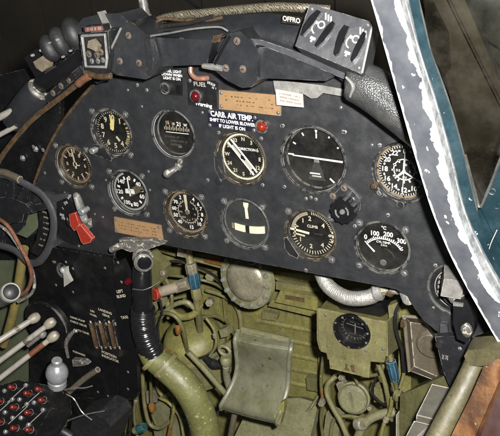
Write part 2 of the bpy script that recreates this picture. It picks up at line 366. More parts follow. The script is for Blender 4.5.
class MB:
    def __init__(s):
        s.bm = bmesh.new(); s.mats = []; s.uv = s.bm.loops.layers.uv.new('UVMap')

    def _m(s, name):
        if name not in s.mats: s.mats.append(name)
        return s.mats.index(name)

    def faces(s, verts, faces, mt):
        k = s._m(mt)
        vs = [s.bm.verts.new(v) for v in verts]
        out = []
        for f in faces:
            try:
                q = s.bm.faces.new([vs[i] for i in f]); q.material_index = k; out.append(q)
            except ValueError: pass
        return vs, out

    def bevel(s, vs, r, seg=2):
        es = set()
        for v in vs:
            for e in v.link_edges:
                if len(e.link_faces) == 2 and e.calc_face_angle(0) > 0.45: es.add(e)
        if es and r > 0:
            bmesh.ops.bevel(s.bm, geom=list(es), offset=r, segments=seg, affect='EDGES', profile=0.6, clamp_overlap=True)

    def slab(s, pts, vec, mt, bev=0.0, seg=2):
        """Polygon pts (front face) extruded by vec."""
        n = len(pts); vec = Vector(vec)
        P = [Vector(p) for p in pts]
        nrm = Vector((0, 0, 0))
        for i in range(n): nrm += P[i].cross(P[(i + 1) % n])
        if nrm.dot(vec) > 0: P.reverse()
        v = P + [p + vec for p in P]
        f = [tuple(range(n)), tuple(range(2 * n - 1, n - 1, -1))]
        f += [((i + 1) % n, i, n + i, n + (i + 1) % n) for i in range(n)]
        vs, fs = s.faces(v, f, mt)
        if bev: s.bevel(vs, bev, seg)
        return s

    def pslab(s, px, Y, t, mt, bev=0.0, seg=2):
        """Outline given where the photograph shows it, on plane Y, thickness t away from the viewer."""
        return s.slab([A(x, y, Y) for x, y in px], (0, t, 0), mt, bev, seg)

    def box(s, c, size, mt, bev=0.0, M=None, seg=2):
        hx, hy, hz = (q / 2 for q in size)
        M = M or Matrix.Identity(3); c = Vector(c)
        v = [c + M @ Vector((x * hx, y * hy, z * hz)) for x in (-1, 1) for y in (-1, 1) for z in (-1, 1)]
        f = [(0, 1, 3, 2), (4, 6, 7, 5), (0, 4, 5, 1), (2, 3, 7, 6), (0, 2, 6, 4), (1, 5, 7, 3)]
        vs, fs = s.faces(v, f, mt)
        if bev: s.bevel(vs, bev, seg)
        return s

    def tube(s, pts, r, mt, seg=12, smooth=6, cap=True, flat=1.0):
        P = catmull(pts, smooth) if smooth else [Vector(p) for p in pts]
        n = len(P)
        if isinstance(r, (list, tuple)):
            R = []
            for i in range(n):
                t = i / (n - 1) * (len(r) - 1); k = min(int(t), len(r) - 2); R.append(r[k] + (r[k + 1] - r[k]) * (t - k))
        else: R = [r] * n
        T = [(P[min(i + 1, n - 1)] - P[max(i - 1, 0)]).normalized() for i in range(n)]
        up = Vector((0, 0, 1))
        if abs(T[0].dot(up)) > 0.9: up = Vector((1, 0, 0))
        a = (up - T[0] * up.dot(T[0])).normalized()
        verts = []
        for i in range(n):
            a = (a - T[i] * a.dot(T[i])).normalized(); b = T[i].cross(a)
            for k in range(seg):
                t = 2 * PI * k / seg
                verts.append(P[i] + (a * math.cos(t) * flat + b * math.sin(t)) * R[i])
        f = []
        for i in range(n - 1):
            for k in range(seg):
                f.append((i * seg + k, i * seg + (k + 1) % seg, (i + 1) * seg + (k + 1) % seg, (i + 1) * seg + k))
        if cap:
            f.append(tuple(range(seg - 1, -1, -1))); f.append(tuple((n - 1) * seg + k for k in range(seg)))
        s.faces(verts, f, mt)
        return s

    def lathe(s, prof, c, mt, axis=(0, 1, 0), seg=40, sx=1.0):
        """prof: list of (radius, distance along axis)."""
        ax = Vector(axis).normalized()
        up = Vector((0, 0, 1)) if abs(ax.z) < 0.9 else Vector((1, 0, 0))
        b = (up - ax * up.dot(ax)).normalized(); a = b.cross(ax)
        c = Vector(c); verts = []; f = []; rows = []
        for r, h in prof:
            if r < 1e-7:
                rows.append([len(verts)]); verts.append(c + ax * h)
            else:
                rows.append(list(range(len(verts), len(verts) + seg)))
                for k in range(seg):
                    t = 2 * PI * k / seg
                    verts.append(c + ax * h + (a * math.cos(t) * sx + b * math.sin(t)) * r)
        for i in range(len(rows) - 1):
            p, q = rows[i], rows[i + 1]
            for k in range(seg):
                k2 = (k + 1) % seg
                if len(p) == 1 and len(q) == 1: continue
                if len(p) == 1: f.append((p[0], q[k2], q[k]))
                elif len(q) == 1: f.append((p[k], p[k2], q[0]))
                else: f.append((p[k], p[k2], q[k2], q[k]))
        s.faces(verts, f, mt)
        return s

    def sphere(s, c, r, mt, seg=16, scale=(1, 1, 1), M=None):
        M = M or Matrix.Identity(3)
        prof = []
        c = Vector(c)
        verts = []; f = []
        n = seg // 2
        for i in range(n + 1):
            ph = PI * i / n
            for k in range(seg):
                t = 2 * PI * k / seg
                verts.append(c + M @ Vector((math.sin(ph) * math.cos(t) * r * scale[0], math.sin(ph) * math.sin(t) * r * scale[1], math.cos(ph) * r * scale[2])))
        for i in range(n):
            for k in range(seg):
                f.append((i * seg + k, (i + 1) * seg + k, (i + 1) * seg + (k + 1) % seg, i * seg + (k + 1) % seg))
        vs, fs = s.faces(verts, f, mt)
        bmesh.ops.remove_doubles(s.bm, verts=vs, dist=r * 0.01)
        return s

    def quad(s, pts, mt):
        s.faces(pts, [tuple(range(len(pts)))], mt); return s

    # ---- flat marks on a plane facing the viewer (x right, z up)
    def rect(s, c, w, h, mt, ang=0.0, ux=Vector((1, 0, 0)), uz=Vector((0, 0, 1))):
        c = Vector(c); ca, sa = math.cos(ang), math.sin(ang)
        x = ux * ca - uz * sa; z = ux * sa + uz * ca      # ang: clockwise
        s.faces([c - x * w / 2 - z * h / 2, c + x * w / 2 - z * h / 2, c + x * w / 2 + z * h / 2, c - x * w / 2 + z * h / 2], [(0, 1, 2, 3)], mt)
        return s

    def text(s, t, c, size, mt, ang=0.0, ux=Vector((1, 0, 0)), uz=Vector((0, 0, 1)), sx=1.0):
        c = Vector(c); ca, sa = math.cos(ang), math.sin(ang)
        x = ux * ca - uz * sa; z = ux * sa + uz * ca
        v, f = text_mesh(t)
        s.faces([c + x * (p[0] * size * sx) + z * (p[1] * size) for p in v], f, mt)
        return s

    def ring(s, c, r0, r1, mt, a0=0.0, a1=2 * PI, seg=48):
        c = Vector(c); v = []; f = []
        n = max(3, int(seg * abs(a1 - a0) / (2 * PI)))
        for i in range(n + 1):
            t = a0 + (a1 - a0) * i / n
            d = Vector((math.sin(t), 0, math.cos(t)))
            v += [c + d * r0, c + d * r1]
        for i in range(n): f.append((2 * i, 2 * i + 2, 2 * i + 3, 2 * i + 1))
        s.faces(v, f, mt); return s

    def scribble(s, c, w, h, mt, ang=0.0, ux=Vector((1, 0, 0)), uz=Vector((0, 0, 1)), seed=1):
        """A line of worn, unreadable small print."""
        rr = random.Random(seed); c = Vector(c); ca, sa = math.cos(ang), math.sin(ang)
        x = ux * ca - uz * sa; z = ux * sa + uz * ca
        p = -w / 2
        while p < w / 2:
            k = h * rr.uniform(0.35, 0.75)
            if rr.random() < 0.82:
                for q in range(2):
                    s.rect(c + x * (p + k * (0.25 + 0.5 * q)) + z * h * rr.uniform(-0.08, 0.08), k * 0.22, h * rr.uniform(0.7, 1.0), mt, ang, ux, uz)
                s.rect(c + x * (p + k * 0.5) + z * h * rr.choice((-0.4, 0.0, 0.4)), k * 0.7, h * 0.18, mt, ang, ux, uz)
            p += k * 1.25
        return s

    def build(s, name, parent=None, ang=0.55, recalc=False, world_mesh=None):
        me = bpy.data.meshes.new(name)
        if recalc: bmesh.ops.recalc_face_normals(s.bm, faces=s.bm.faces[:])
        top = parent is None
        if top:
            xs = [v.co for v in s.bm.verts]
            lo = Vector((min(v.x for v in xs), min(v.y for v in xs), min(v.z for v in xs)))
            hi = Vector((max(v.x for v in xs), max(v.y for v in xs), max(v.z for v in xs)))
            org = Vector(((lo.x + hi.x) / 2, (lo.y + hi.y) / 2, lo.z))
        else: org = WL[parent.name]
        bmesh.ops.translate(s.bm, verts=s.bm.verts[:], vec=-org)
        s.bm.to_mesh(me); s.bm.free()
        for q in s.mats: me.materials.append(MATS[q])
        me.polygons.foreach_set('use_smooth', [True] * len(me.polygons))
        me.set_sharp_from_angle(angle=ang)
        o = bpy.data.objects.new(name, me); COL.objects.link(o)
        if top: o.location = org
        else: o.parent = parent
        WL[o.name] = org
        return o


def tag(o, label=None, cat=None, group=None, kind=None):
    if label: o['label'] = label
    if cat: o['category'] = cat
    if group: o['group'] = group
    if kind: o['kind'] = kind
    return o


def thing(name, label, cat, loc, group=None):
    o = bpy.data.objects.new(name, None); COL.objects.link(o)
    o.empty_display_size = 0.01
    o.location = loc; WL[o.name] = Vector(loc)
    return tag(o, label, cat, group)


def copy_part(o, parent, at_, rot=0.0):
    c = o.copy(); COL.objects.link(c); c.parent = parent
    c.location = Vector(at_) - WL[parent.name]
    c.rotation_euler = (0, rot, 0)
    WL[c.name] = Vector(at_)
    return c


# one screw mesh, copied everywhere as a part
def screw_mesh(r=0.0030, mt='screw_metal'):
    b = MB()
    b.lathe([(0, -0.0013), (r * 0.55, -0.0013), (r * 0.92, -0.0008), (r, 0)], (0, 0, 0), mt, seg=16)
    b.box((0, -0.00135, 0), (r * 1.5, 0.0003, r * 0.28), 'gloss_black')
    b.ring((0, -0.0001, 0), r * 0.9, r * 1.35, 'dim_mark')
    me = bpy.data.meshes.new('screw'); b.bm.to_mesh(me); b.bm.free()
    for q in b.mats: me.materials.append(MATS[q])
    me.polygons.foreach_set('use_smooth', [True] * len(me.polygons)); me.set_sharp_from_angle(angle=0.6)
    return me


SCREW = screw_mesh()
SCREW_S = screw_mesh(0.0021)
SCREW_T = screw_mesh(0.0035, 'tan_screw')


def screw(parent, p, me=None, rot=None, name='screw'):
    o = bpy.data.objects.new(name, me or SCREW); COL.objects.link(o)
    o.parent = parent; o.location = Vector(p) - WL[parent.name]
    o.rotation_euler = (0, random.uniform(0, PI) if rot is None else rot, 0)
    WL[o.name] = Vector(p)
    return o


# ================================================================== SETTING
b = MB()
for i in range(16):
    x = -4.2 + i * 0.42
    b.box((x, 2.9, 0.4), (0.41, 0.03, 5.0), 'hangar', 0.008)
tag(b.build('hangar_wall'), kind='structure')
b = MB()
b.box((0, 0.5, -1.72), (9, 7, 0.06), 'floor_dark')
tag(b.build('hangar_floor'), kind='structure')
# bulkhead behind the panel
FW = 0.34
b = MB()
b.pslab([(60, 180), (520, 250), (520, 520), (60, 520)], FW, 0.012, 'olive', 0.002)
fw = b.build('bulkhead'); tag(fw, 'olive green cockpit bulkhead behind the instrument panel', 'bulkhead')

# ================================================================== INSTRUMENT PANEL
GA = {  # centre u, v, radius (panel units) from the perspective fit
    'oil': (-0.3072, -0.0392, 0.0368, 0.0303), 'alt': (-0.2230, -0.1004, 0.0377, 0.0305), 'asi': (-0.2073, -0.0085, 0.0377, 0.0305),
    'gyro': (-0.1134, -0.1091, 0.0362, 0), 'boost': (-0.1073, 0.0106, 0.0387, 0.0308), 'turn': (-0.0090, 0.0106, 0.0388, 0.0304),
    'hor': (0.0967, -0.0951, 0.0458, 0.0413), 'climb': (0.0899, 0.0109, 0.0381, 0.0304), 'cyl': (0.1889, 0.0114, 0.0372, 0.0300)}
GC = {k: (Vector((u * S, 0, -v * S)), r * S, h * S) for k, (u, v, r, h) in GA.items()}
GC['compass'] = (A(240.6, 158.6), 0.0392 * S, 0)
GC['clock'] = (A(403.4, 172.0), 0.0378 * S, 0)
GC['sel'] = (A(457, 290), 0.037 * S, 0)


def sheet_with_holes(outline, holes, th, mt, name, parent, Y):
    c = bpy.data.curves.new('c', 'CURVE'); c.dimensions = '2D'; c.fill_mode = 'BOTH'; c.extrude = th / 2; c.bevel_depth = 0.0007; c.bevel_resolution = 1
    def spl(pts):
        sp = c.splines.new('POLY'); sp.points.add(len(pts) - 1); sp.use_cyclic_u = True
        for i, p in enumerate(pts): sp.points[i].co = (p[0], p[1], 0, 1)
    spl(outline)
    for (x, z, r) in holes:
        spl([(x + r * math.cos(t * 2 * PI / 56), z + r * math.sin(t * 2 * PI / 56)) for t in range(56)])
    o = bpy.data.objects.new('c', c); COL.objects.link(o)
    dg = bpy.context.evaluated_depsgraph_get(); dg.update()
    me = bpy.data.meshes.new_from_object(o.evaluated_get(dg))
    bpy.data.objects.remove(o); bpy.data.curves.remove(c)
    me.name = name
    org = WL[parent.name]
    for v in me.vertices:
        x, y, z = v.co
        v.co = Vector((x, Y + th / 2 - z, y)) - org
    me.materials.clear(); me.materials.append(MATS[mt])
    for p in me.polygons: p.material_index = 0
    me.polygons.foreach_set('use_smooth', [True] * len(me.polygons)); me.set_sharp_from_angle(angle=0.5)
    r = bpy.data.objects.new(name, me); COL.objects.link(r); r.parent = parent; WL[r.name] = org
    return r


PX = [(30, 226), (33, 200), (40, 172), (52, 142), (66, 118), (86, 93), (112, 66), (150, 44), (200, 30), (260, 30), (320, 50), (362, 78), (402, 110),
      (442, 150), (472, 200), (490, 260), (494, 328), (470, 338), (450, 336), (436, 330), (424, 320), (415, 308), (408, 296), (396, 288.5), (370, 283.5),
      (300, 270.5), (240, 259), (160, 243.5), (122, 237), (116, 242), (113, 263), (80, 256), (48, 242), (38, 236)]
panel = thing('instrument_panel', 'black instrument panel with worn paint, full of round dials', 'instrument panel', A(250, 262))
out = [(A(x, y).x, A(x, y).z) for x, y in PX]
holes = [(c.x, c.z, r * 0.94) for k, (c, r, h) in GC.items()]
sheet_with_holes(out, holes, 0.0035, 'panel_black', 'panel_sheet', panel, 0.0)
for (x, y) in [(128, 90), (137.5, 85), (147, 90), (142, 106.5), (202.5, 112.5), (148.6, 171.4), (208, 180), (341, 107.5), (283, 125.5), (345, 132),
               (45, 173), (33.5, 147), (150, 190), (95, 214), (103, 217), (47, 236), (377, 182), (372, 145), (355, 226), (106, 180), (43, 150), (435.5, 265.3), (433.4, 307.6), (388, 215), (216, 120), (306, 270)]:
    screw(panel, A(x, y, -0.0003), SCREW_S if random.random() < 0.4 else SCREW)
# scratched worn arc where an old fitting sat, and the black filler plug beside the compass
b = MB()
b.lathe([(0, -0.0030), (0.005, -0.0030), (0.0062, -0.0018), (0.0062, 0)], A(219, 181), 'rubber', seg=24)
b.build('plug', panel)


# ---------------------------------------------------------------- gauges
class Dial:
    def __init__(s, key, name, label, cat, depth=0.0075, inner=0.83, bez='bezel_black', face='dial_black', ringmat=None, lugs=True, group='round dials on the instrument panel', glass=True, lip=0.0022):
        c, r, h = GC[key]
        s.c, s.r, s.h, s.d = c, r, h, depth
        s.t = thing(name, label, cat, c, group)
        b = MB()
        b.lathe([(r * 0.90, 0.0006), (r, -0.0004), (r, -lip * 0.6), (r * 0.985, -lip), (r * 0.945, -lip), (r * 0.93, -lip * 0.5), (r * (inner + 0.035), depth - 0.0016), (r * inner, depth - 0.0012), (r * inner * 0.99, depth + 0.0012)], c, bez, seg=64)
        if lugs and h:
            for sx in (-1, 1):
                for sz in (-1, 1):
                    b.lathe([(0, -0.0012), (0.0052, -0.0012), (0.0058, -0.0004), (0.0058, 0.0003)], c + Vector((sx * h, 0, sz * h)), 'panel_black', seg=20)
        b.build('bezel', s.t)
        if h:
            for sx in (-1, 1):
                for sz in (-1, 1):
                    screw(s.t, c + Vector((sx * h, -0.0012 if lugs else -0.0002, sz * h)))
        s.R = r * inner
        s.f = MB()
        s.f.lathe([(0, depth), (r * inner * 1.02, depth)], c, face, seg=48)
        s.y = depth - 0.0004
        if ringmat: s.f.ring(s.P(0, 0), s.R * 0.93, s.R * 1.0, ringmat)
        s.n = MB(); s.hasn = False
        s.glass = glass

    def P(s, x, z, dy=0.0):
        return s.c + Vector((x * s.R, s.y + dy, z * s.R))

    def pol(s, deg, rad, dy=0.0):
        a = math.radians(deg); return s.P(math.sin(a) * rad, math.cos(a) * rad, dy)

    def ticks(s, n, r0, r1, w, mt='cream', a0=0, a1=360, skip=()):
        for i in range(n):
            if i in skip: continue
            a = a0 + (a1 - a0) * i / n
            s.f.rect(s.pol(a, (r0 + r1) / 2), w * s.R, (r1 - r0) * s.R, mt, math.radians(a))

    def num(s, t, deg, rad, size, mt='cream', rot=0.0, sx=1.0):
        s.f.text(t, s.pol(deg, rad, -0.0001), size * s.R, mt, math.radians(rot), sx=sx)

    def bar(s, deg, r0, r1, w0, w1, mt='cream', side=0.0, th=0.0008, dy=-0.0026):
        """needle from radius r0 to r1 along deg; side shifts it sideways"""
        s.hasn = True
        a = math.radians(deg); u = Vector((math.sin(a), 0, math.cos(a))); v = Vector((math.cos(a), 0, -math.sin(a)))
        o = s.P(0, 0, dy) + v * side * s.R
        s.n.slab([o + u * r0 * s.R - v * w0 / 2 * s.R, o + u * r1 * s.R - v * w1 / 2 * s.R, o + u * r1 * s.R + v * w1 / 2 * s.R, o + u * r0 * s.R + v * w0 / 2 * s.R], (0, th, 0), mt)

    def hub(s, r, mt='dial_black', dy=-0.0032):
        s.hasn = True
        s.n.lathe([(0, dy), (r * s.R, dy), (r * s.R, dy + 0.003)], s.P(0, 0), mt, seg=20)

    def done(s):
        s.f.build('dial_face', s.t)
        if s.hasn: s.n.build('needle', s.t)
        else: s.n.bm.free()
        if s.glass:
            b = MB(); b.lathe([(0, s.d * 0.3), (s.r * 0.925, s.d * 0.3)], s.c, 'gauge_glass', seg=48)
            b.build('glass', s.t)
        return s.t


# 1 small pressure dial far left
d = Dial('oil', 'pressure_gauge', 'leftmost round dial, brown rim, pinkish worn ticks and an upright needle', 'gauge', 0.0065, 0.80, 'bezel_brown', 'dial_brownblack', 'tanring')
d.ticks(12, 0.66, 0.92, 0.075, 'pinkcream', skip=(3, 9))
d.ticks(48, 0.82, 0.92, 0.02, 'pinkcream')
for k, (t, a) in enumerate((('8', 30), ('6', 90), ('4', 150), ('2', 210), ('0', 270), ('10', 330))): d.num(t, a, 0.60, 0.26, 'pinkcream')
d.bar(-6, -0.18, 0.9, 0.12, 0.05, 'cream'); d.bar(-6, 0.02, 0.16, 0.26, 0.26, 'cream'); d.bar(84, -0.14, 0.30, 0.07, 0.07, 'cream')
d.done()
# 2 altimeter
d = Dial('alt', 'altimeter', 'altimeter with broad yellow needle pointing up and an adjusting knob at lower left', 'gauge', 0.0065, 0.86)
d.ticks(50, 0.87, 0.95, 0.028, 'cream'); d.ticks(10, 0.83, 0.96, 0.05, 'cream')
for t, a in (('0', 4), ('9', -36), ('8', -72), ('7', -108), ('6', -144), ('5', 180), ('4', 144), ('1', 38)): d.num(t, a, 0.66, 0.34, 'yellowcream' if t in '01' else 'cream')
for k in range(8): d.f.scribble(d.pol(58 + k * 9, 0.80), 0.13 * d.R, 0.16 * d.R, 'yellowcream', math.radians(60 + k * 9), seed=k)
d.bar(-4, 0.0, 0.82, 0.08, 0.05, 'yellowcream'); d.bar(-3, 0.14, 0.44, 0.20, 0.13, 'yellowcream', dy=-0.0033)
d.bar(9, 0.22, 0.62, 0.10, 0.16, 'yellowcream', dy=-0.0028); d.bar(140, 0.24, 0.5, 0.09, 0.10, 'cream'); d.hub(0.09)
b = MB(); q = d.c + Vector((-0.031 * S, 0, -0.027 * S))
b.slab([q + Vector((x * 0.001, 0, z * 0.001)) for x, z in ((-9, -4), (-4, -11), (10, -13), (26, -18), (30, -13), (12, 8), (-2, 8), (-9, 4))], (0, -0.003, 0), 'bezel_black', 0.0008)
kb_ = b.build('knob_bracket', d.t)
b = MB(); b.lathe([(0, -0.016), (0.0045, -0.016), (0.0055, -0.0145), (0.0055, -0.006), (0.004, -0.0055), (0.004, -0.003)], q, 'steel', seg=20); b.build('adjusting_knob', kb_)
d.done()
# 3 airspeed
d = Dial('asi', 'airspeed_indicator', 'airspeed dial with a reflection painted as a brown wedge and white numerals, just above the lower wooden plate', 'gauge', 0.0065, 0.86, 'bezel_worn')
d.f.slab([d.P(-0.12, -0.30), d.P(0.80, 0.16), d.P(0.72, 0.34), d.P(0.50, 0.44), d.P(0.12, 0.20)], (0, 0.0002, 0), 'dial_bronze')  # reflection across the dial, painted in as a bronze-coloured wedge
for t, a in (('0', 2), ('40', 50), ('60', 105), ('80', 160), ('100', 207), ('120', 262), ('140', 312)): d.num(t, a, 0.66, 0.28, 'white_mark')
d.ticks(7, 0.60, 0.76, 0.10, 'white_mark', 28, 388)
d.ticks(56, 0.85, 0.95, 0.03, 'white_mark', 90, 345)
d.bar(-3, -0.2, 0.72, 0.06, 0.05, 'white_mark'); d.bar(87, -0.24, -0.06, 0.15, 0.15, 'white_mark'); d.bar(87, 0.08, 0.28, 0.15, 0.15, 'white_mark'); d.bar(87, -0.22, 0.26, 0.06, 0.06, 'white_mark', side=-0.12)
d.done()
# 4 directional gyro
d = Dial('gyro', 'directional_gyro', 'gyro dial with a single strip of numbers reading 21, bright worn rim', 'gauge', 0.010, 0.84, 'bezel_worn', 'dial_black', lugs=False)
d.f.slab([d.P(-0.72, 0.12, -.0001), d.P(0.66, 0.12, -.0001), d.P(0.66, 0.50, -.0001), d.P(-0.72, 0.50, -.0001)], (0, 0.0002, 0), 'dial_brownblack')
d.f.text('21', d.P(0.16, 0.40, -.0003), 0.26 * d.R, 'white_mark'); d.f.text('W', d.P(0.50, 0.38, -.0003), 0.18 * d.R, 'white_mark')
d.f.text('18', d.P(-0.16, 0.39, -.0003), 0.17 * d.R, 'cream'); d.f.text('15', d.P(-0.48, 0.42, -.0003), 0.22 * d.R, 'pinkcream')
for i in range(15): d.f.rect(d.P(-0.66 + i * 0.095, 0.14 + (0.05 if i % 2 else 0.02), -.0003), 0.035 * d.R, (0.24 if i % 2 else 0.13) * d.R, 'cream')
d.f.rect(d.P(0.02, -0.02, -.0003), 1.25 * d.R, 0.035 * d.R, 'white_mark')
for k, (x, z, w) in enumerate(((-0.3, -0.24, 0.8), (0.05, -0.42, 0.9), (-0.1, -0.60, 0.6))): d.f.scribble(d.P(x, z, -.0003), w * d.R, 0.10 * d.R, 'dim_mark', seed=20 + k)
d.f.rect(d.P(0.10, -0.68, -.0003), 0.2 * d.R, 0.12 * d.R, 'dim_mark', -0.3)
d.done()
# 5 manifold pressure
d = Dial('boost', 'manifold_gauge', 'twin scale dial with thick cream needle straight up, right of the lower wooden plate', 'gauge', 0.0085, 0.84, 'bezel_brown', 'dial_black', 'tanring')
for t, a in (('2', -28), ('4', 28), ('6', 52), ('7', 70), ('8', 92), ('9', 113), ('10', 134), ('15', 172), ('40', 222), ('50', 250), ('60', 276), ('70', 303)): d.num(t, a, 0.74, 0.24, 'white_mark')
d.ticks(60, 0.88, 0.94, 0.025, 'pinkcream')
d.f.ring(d.P(0, 0), 0.50 * d.R, 0.535 * d.R, 'cream', math.radians(20), math.radians(340))
d.ticks(24, 0.50, 0.60, 0.03, 'cream', 20, 350)
for a in (60, 100, 140, 185, 225, 265, 305): d.f.scribble(d.pol(a, 0.40), 0.16 * d.R, 0.09 * d.R, 'cream', seed=a)
d.bar(-3, 0.05, 0.86, 0.09, 0.15, 'cream'); d.bar(-3, -0.05, 0.12, 0.2, 0.2, 'cream'); d.hub(0.10, 'dial_bronze'); d.done()
# 6 compass repeater
d = Dial('compass', 'radio_compass', 'compass rose dial with twin parallel needle lines running diagonally', 'gauge', 0.0085, 0.83, 'bezel_brown', 'dial_black', 'ball_cream')
for t, a in zip(('N', '3', '6', 'E', '12', '15', 'S', '21', '24', 'W', '30', '33'), range(0, 360, 30)): d.num(t, a + 3, 0.76, 0.22, 'cream')
d.ticks(72, 0.88, 0.94, 0.02, 'cream')
d.f.text('DIRECTION', d.P(0.20, 0.34, -.0001), 0.15 * d.R, 'white_mark')
for sd in (-0.10, 0.10): d.bar(-41, -0.86, 0.88, 0.075, 0.075, 'white_mark', side=sd)
d.bar(-41, -0.62, -0.16, 0.07, 0.07, 'cream', side=0.0); d.bar(-41, 0.1, 0.66, 0.06, 0.06, 'cream', side=-0.02); d.hub(0.08)
b = MB(); q = d.c
b.slab([q + Vector((x * 0.001, 0.0002, z * 0.001)) for x, z in ((-43, 6), (-44, -20), (-36, -38), (-26, -33), (-30, 8))], (0, -0.0022, 0), 'panel_black', 0.0007); b.build('mounting_lug', d.t)
for x, z in ((36, 34), (34, -36), (-33, 36)): screw(d.t, q + Vector((x * 0.001, -0.0004, z * 0.001)))
d.done()
# 7 turn and bank
d = Dial('turn', 'turn_indicator', 'grey turn and bank dial with white upright needle and two pale bars', 'gauge', 0.0075, 0.88, 'panel_black', 'dial_grey')
d.f.slab([d.P(-0.12, 0.86), d.P(0.12, 0.86), d.P(0.10, 0.72), d.P(0.06, 0.60), d.P(0.09, 0.16), d.P(-0.05, 0.16), d.P(-0.07, 0.60), d.P(-0.12, 0.72)], (0, 0.0003, 0), 'ball_cream')
b = MB()
def ball(x0, x1, mt, w):
    n = 6; up = []; dn = []
    for i in range(n + 1):
        x = x0 + (x1 - x0) * i / n; z = -0.30 + 0.16 * x * x
        up.append(d.P(x, z + w, -0.002)); dn.append(d.P(x, z - w, -0.002))
    b.slab(up + dn[::-1], (0, 0.0016, 0), mt, 0.0004)
ball(-0.70, -0.60, 'tanring', 0.11); ball(-0.56, -0.08, 'ball_cream', 0.145); ball(0.12, 0.82, 'ball_cream', 0.155)
ball(-0.06, 0.10, 'dial_black', 0.15)
b.build('slip_tube', d.t)
d.done()
# 8 artificial horizon
d = Dial('hor', 'artificial_horizon', 'largest dial, black artificial horizon with a thin white bar across', 'gauge', 0.0125, 0.87, 'bezel_black', 'dial_black', lugs=False)
d.f.slab([d.P(-0.05, 0.97), d.P(0.06, 0.97), d.P(0.03, 0.82), d.P(-0.02, 0.82)], (0, 0.0003, 0), 'white_mark'); d.f.rect(d.P(0.01, 0.72), 0.05 * d.R, 0.16 * d.R, 'white_mark')
for a in (-62, -32, 32, 62): d.f.rect(d.pol(a, 0.86), 0.05 * d.R, 0.11 * d.R, 'white_mark', math.radians(a))
d.f.rect(d.pol(144, 0.90), 0.06 * d.R, 0.2 * d.R, 'white_mark', math.radians(130))
d.f.rect(d.P(-0.90, 0.02), 0.22 * d.R, 0.05 * d.R, 'white_mark')
d.f.slab([d.P(-0.10, -0.20), d.P(0.10, -0.20), d.P(0.30, -0.78), d.P(-0.30, -0.78)], (0, 0.0003, 0), 'dial_grey')
d.f.slab([d.P(-0.07, 0.0), d.P(0.07, 0.0), d.P(0.10, -0.18), d.P(-0.10, -0.18)], (0, 0.0003, 0), 'screw_metal')
d.f.rect(d.P(-0.06, -0.55, -.0005), 0.36 * d.R, 0.045 * d.R, 'white_mark'); d.f.rect(d.P(0.0, -0.64, -.0005), 0.32 * d.R, 0.05 * d.R, 'label_white')
d.bar(91.5, -0.80, 0.0, 0.035, 0.055, 'white_mark', dy=-0.004); d.bar(91.5, 0.0, 0.93, 0.055, 0.06, 'white_mark', dy=-0.004)
for x, z in ((-0.0413, 0.0413), (0.0413, 0.0413), (-0.0413, -0.0413)): screw(d.t, d.c + Vector((x * S, -0.0003, z * S)))
for x, z in ((-0.003, -0.0505), (0.004, -0.052), (-0.010, -0.053)): screw(d.t, d.c + Vector((x * S, -0.002, z * S)), SCREW_S)
d.done()
# caging knob under the horizon
q = A(344.5, 208.5, 0)
t = thing('caging_knob', 'scalloped black knob with shiny centre below the largest dial', 'knob', q)
b = MB(); b.pslab([(331, 197), (344, 184), (352, 190), (360, 200), (361, 208), (356, 214), (346, 216), (338, 210)], -0.003, 0.0029, 'panel_black', 0.001); b.build('mounting_plate', t)
for p in ((344, 188), (333, 196), (353, 199)): screw(t, A(*p, -0.0032), SCREW_T if p[0] < 345 else SCREW_S)
b = MB(); kc = q + Vector((0.004, -0.018, 0.003))
kr = 0.0175
pts = []
for i in range(72):
    a = 2 * PI * i / 72; rr = kr * (1 + 0.06 * math.cos(a * 12)); pts.append(kc + Vector((math.cos(a) * rr, 0, math.sin(a) * rr)))
b.slab(pts, (0, 0.014, 0), 'gloss_black', 0.0012); gr_ = b.build('grip', t)
b = MB(); b.lathe([(kr * 0.38, -0.0002), (kr * 0.42, -0.0016), (kr * 0.60, -0.0016), (kr * 0.66, -0.0002)], kc, 'gloss_black', seg=36); b.ring(kc + Vector((0, -0.0019, 0)), kr * 0.44, kr * 0.58, 'steel', 0.6, 1.9); b.ring(kc + Vector((0, -0.0019, 0)), kr * 0.44, kr * 0.58, 'steel', 3.6, 5.0)
b.lathe([(0, -0.003), (0.003, -0.0025), (0.004, 0)], kc, 'steel', seg=16); b.build('cap', gr_)
# 9 rate of climb
d = Dial('climb', 'climb_indicator', 'dial marked CLIMB with cream needle lines pointing left', 'gauge', 0.0075, 0.86, 'bezel_brown', 'dial_black', None)
d.ticks(20, 0.78, 0.94, 0.035, 'cream', 100, 260); d.ticks(20, 0.80, 0.94, 0.03, 'cream', 280, 350); d.ticks(16, 0.82, 0.94, 0.03, 'cream', 0, 80)
for t_, a in (('2', -8), ('4', 50), ('4', 136), ('2', 186), ('1', 236), ('1', 322)): d.num(t_, a, 0.64 if a != 186 else 0.6, 0.27, 'cream')
d.f.text('6', d.P(0.80, 0.02, -.0001), 0.26 * d.R, 'cream', math.radians(90)); d.ticks(3, 0.86, 0.95, 0.14, 'cream', 78, 114)
d.f.text('CLIMB', d.P(0.02, 0.30, -.0001), 0.17 * d.R, 'cream'); d.f.scribble(d.P(0.25, 0.0), 0.4 * d.R, 0.07 * d.R, 'dim_mark', seed=5)
d.bar(-84, 0.10, 0.95, 0.09, 0.08, 'ball_cream'); d.bar(-84, 0.28, 0.80, 0.07, 0.07, 'cream', side=-0.17); d.bar(-84, 0.60, 0.78, 0.05, 0.05, 'cream', side=0.18); d.bar(-84, 0.70, 0.76, 0.52, 0.52, 'cream', side=-0.0); d.hub(0.09)
b = MB(); b.slab([d.c + Vector((x * 0.001, 0.0002, z * 0.001)) for x, z in ((-41, -10), (-40, -27), (-33, -36), (-20, -40), (-18, -34), (-36, -8))], (0, -0.003, 0), 'bezel_black', 0.0008); b.build('mounting_lug', d.t)
d.done()
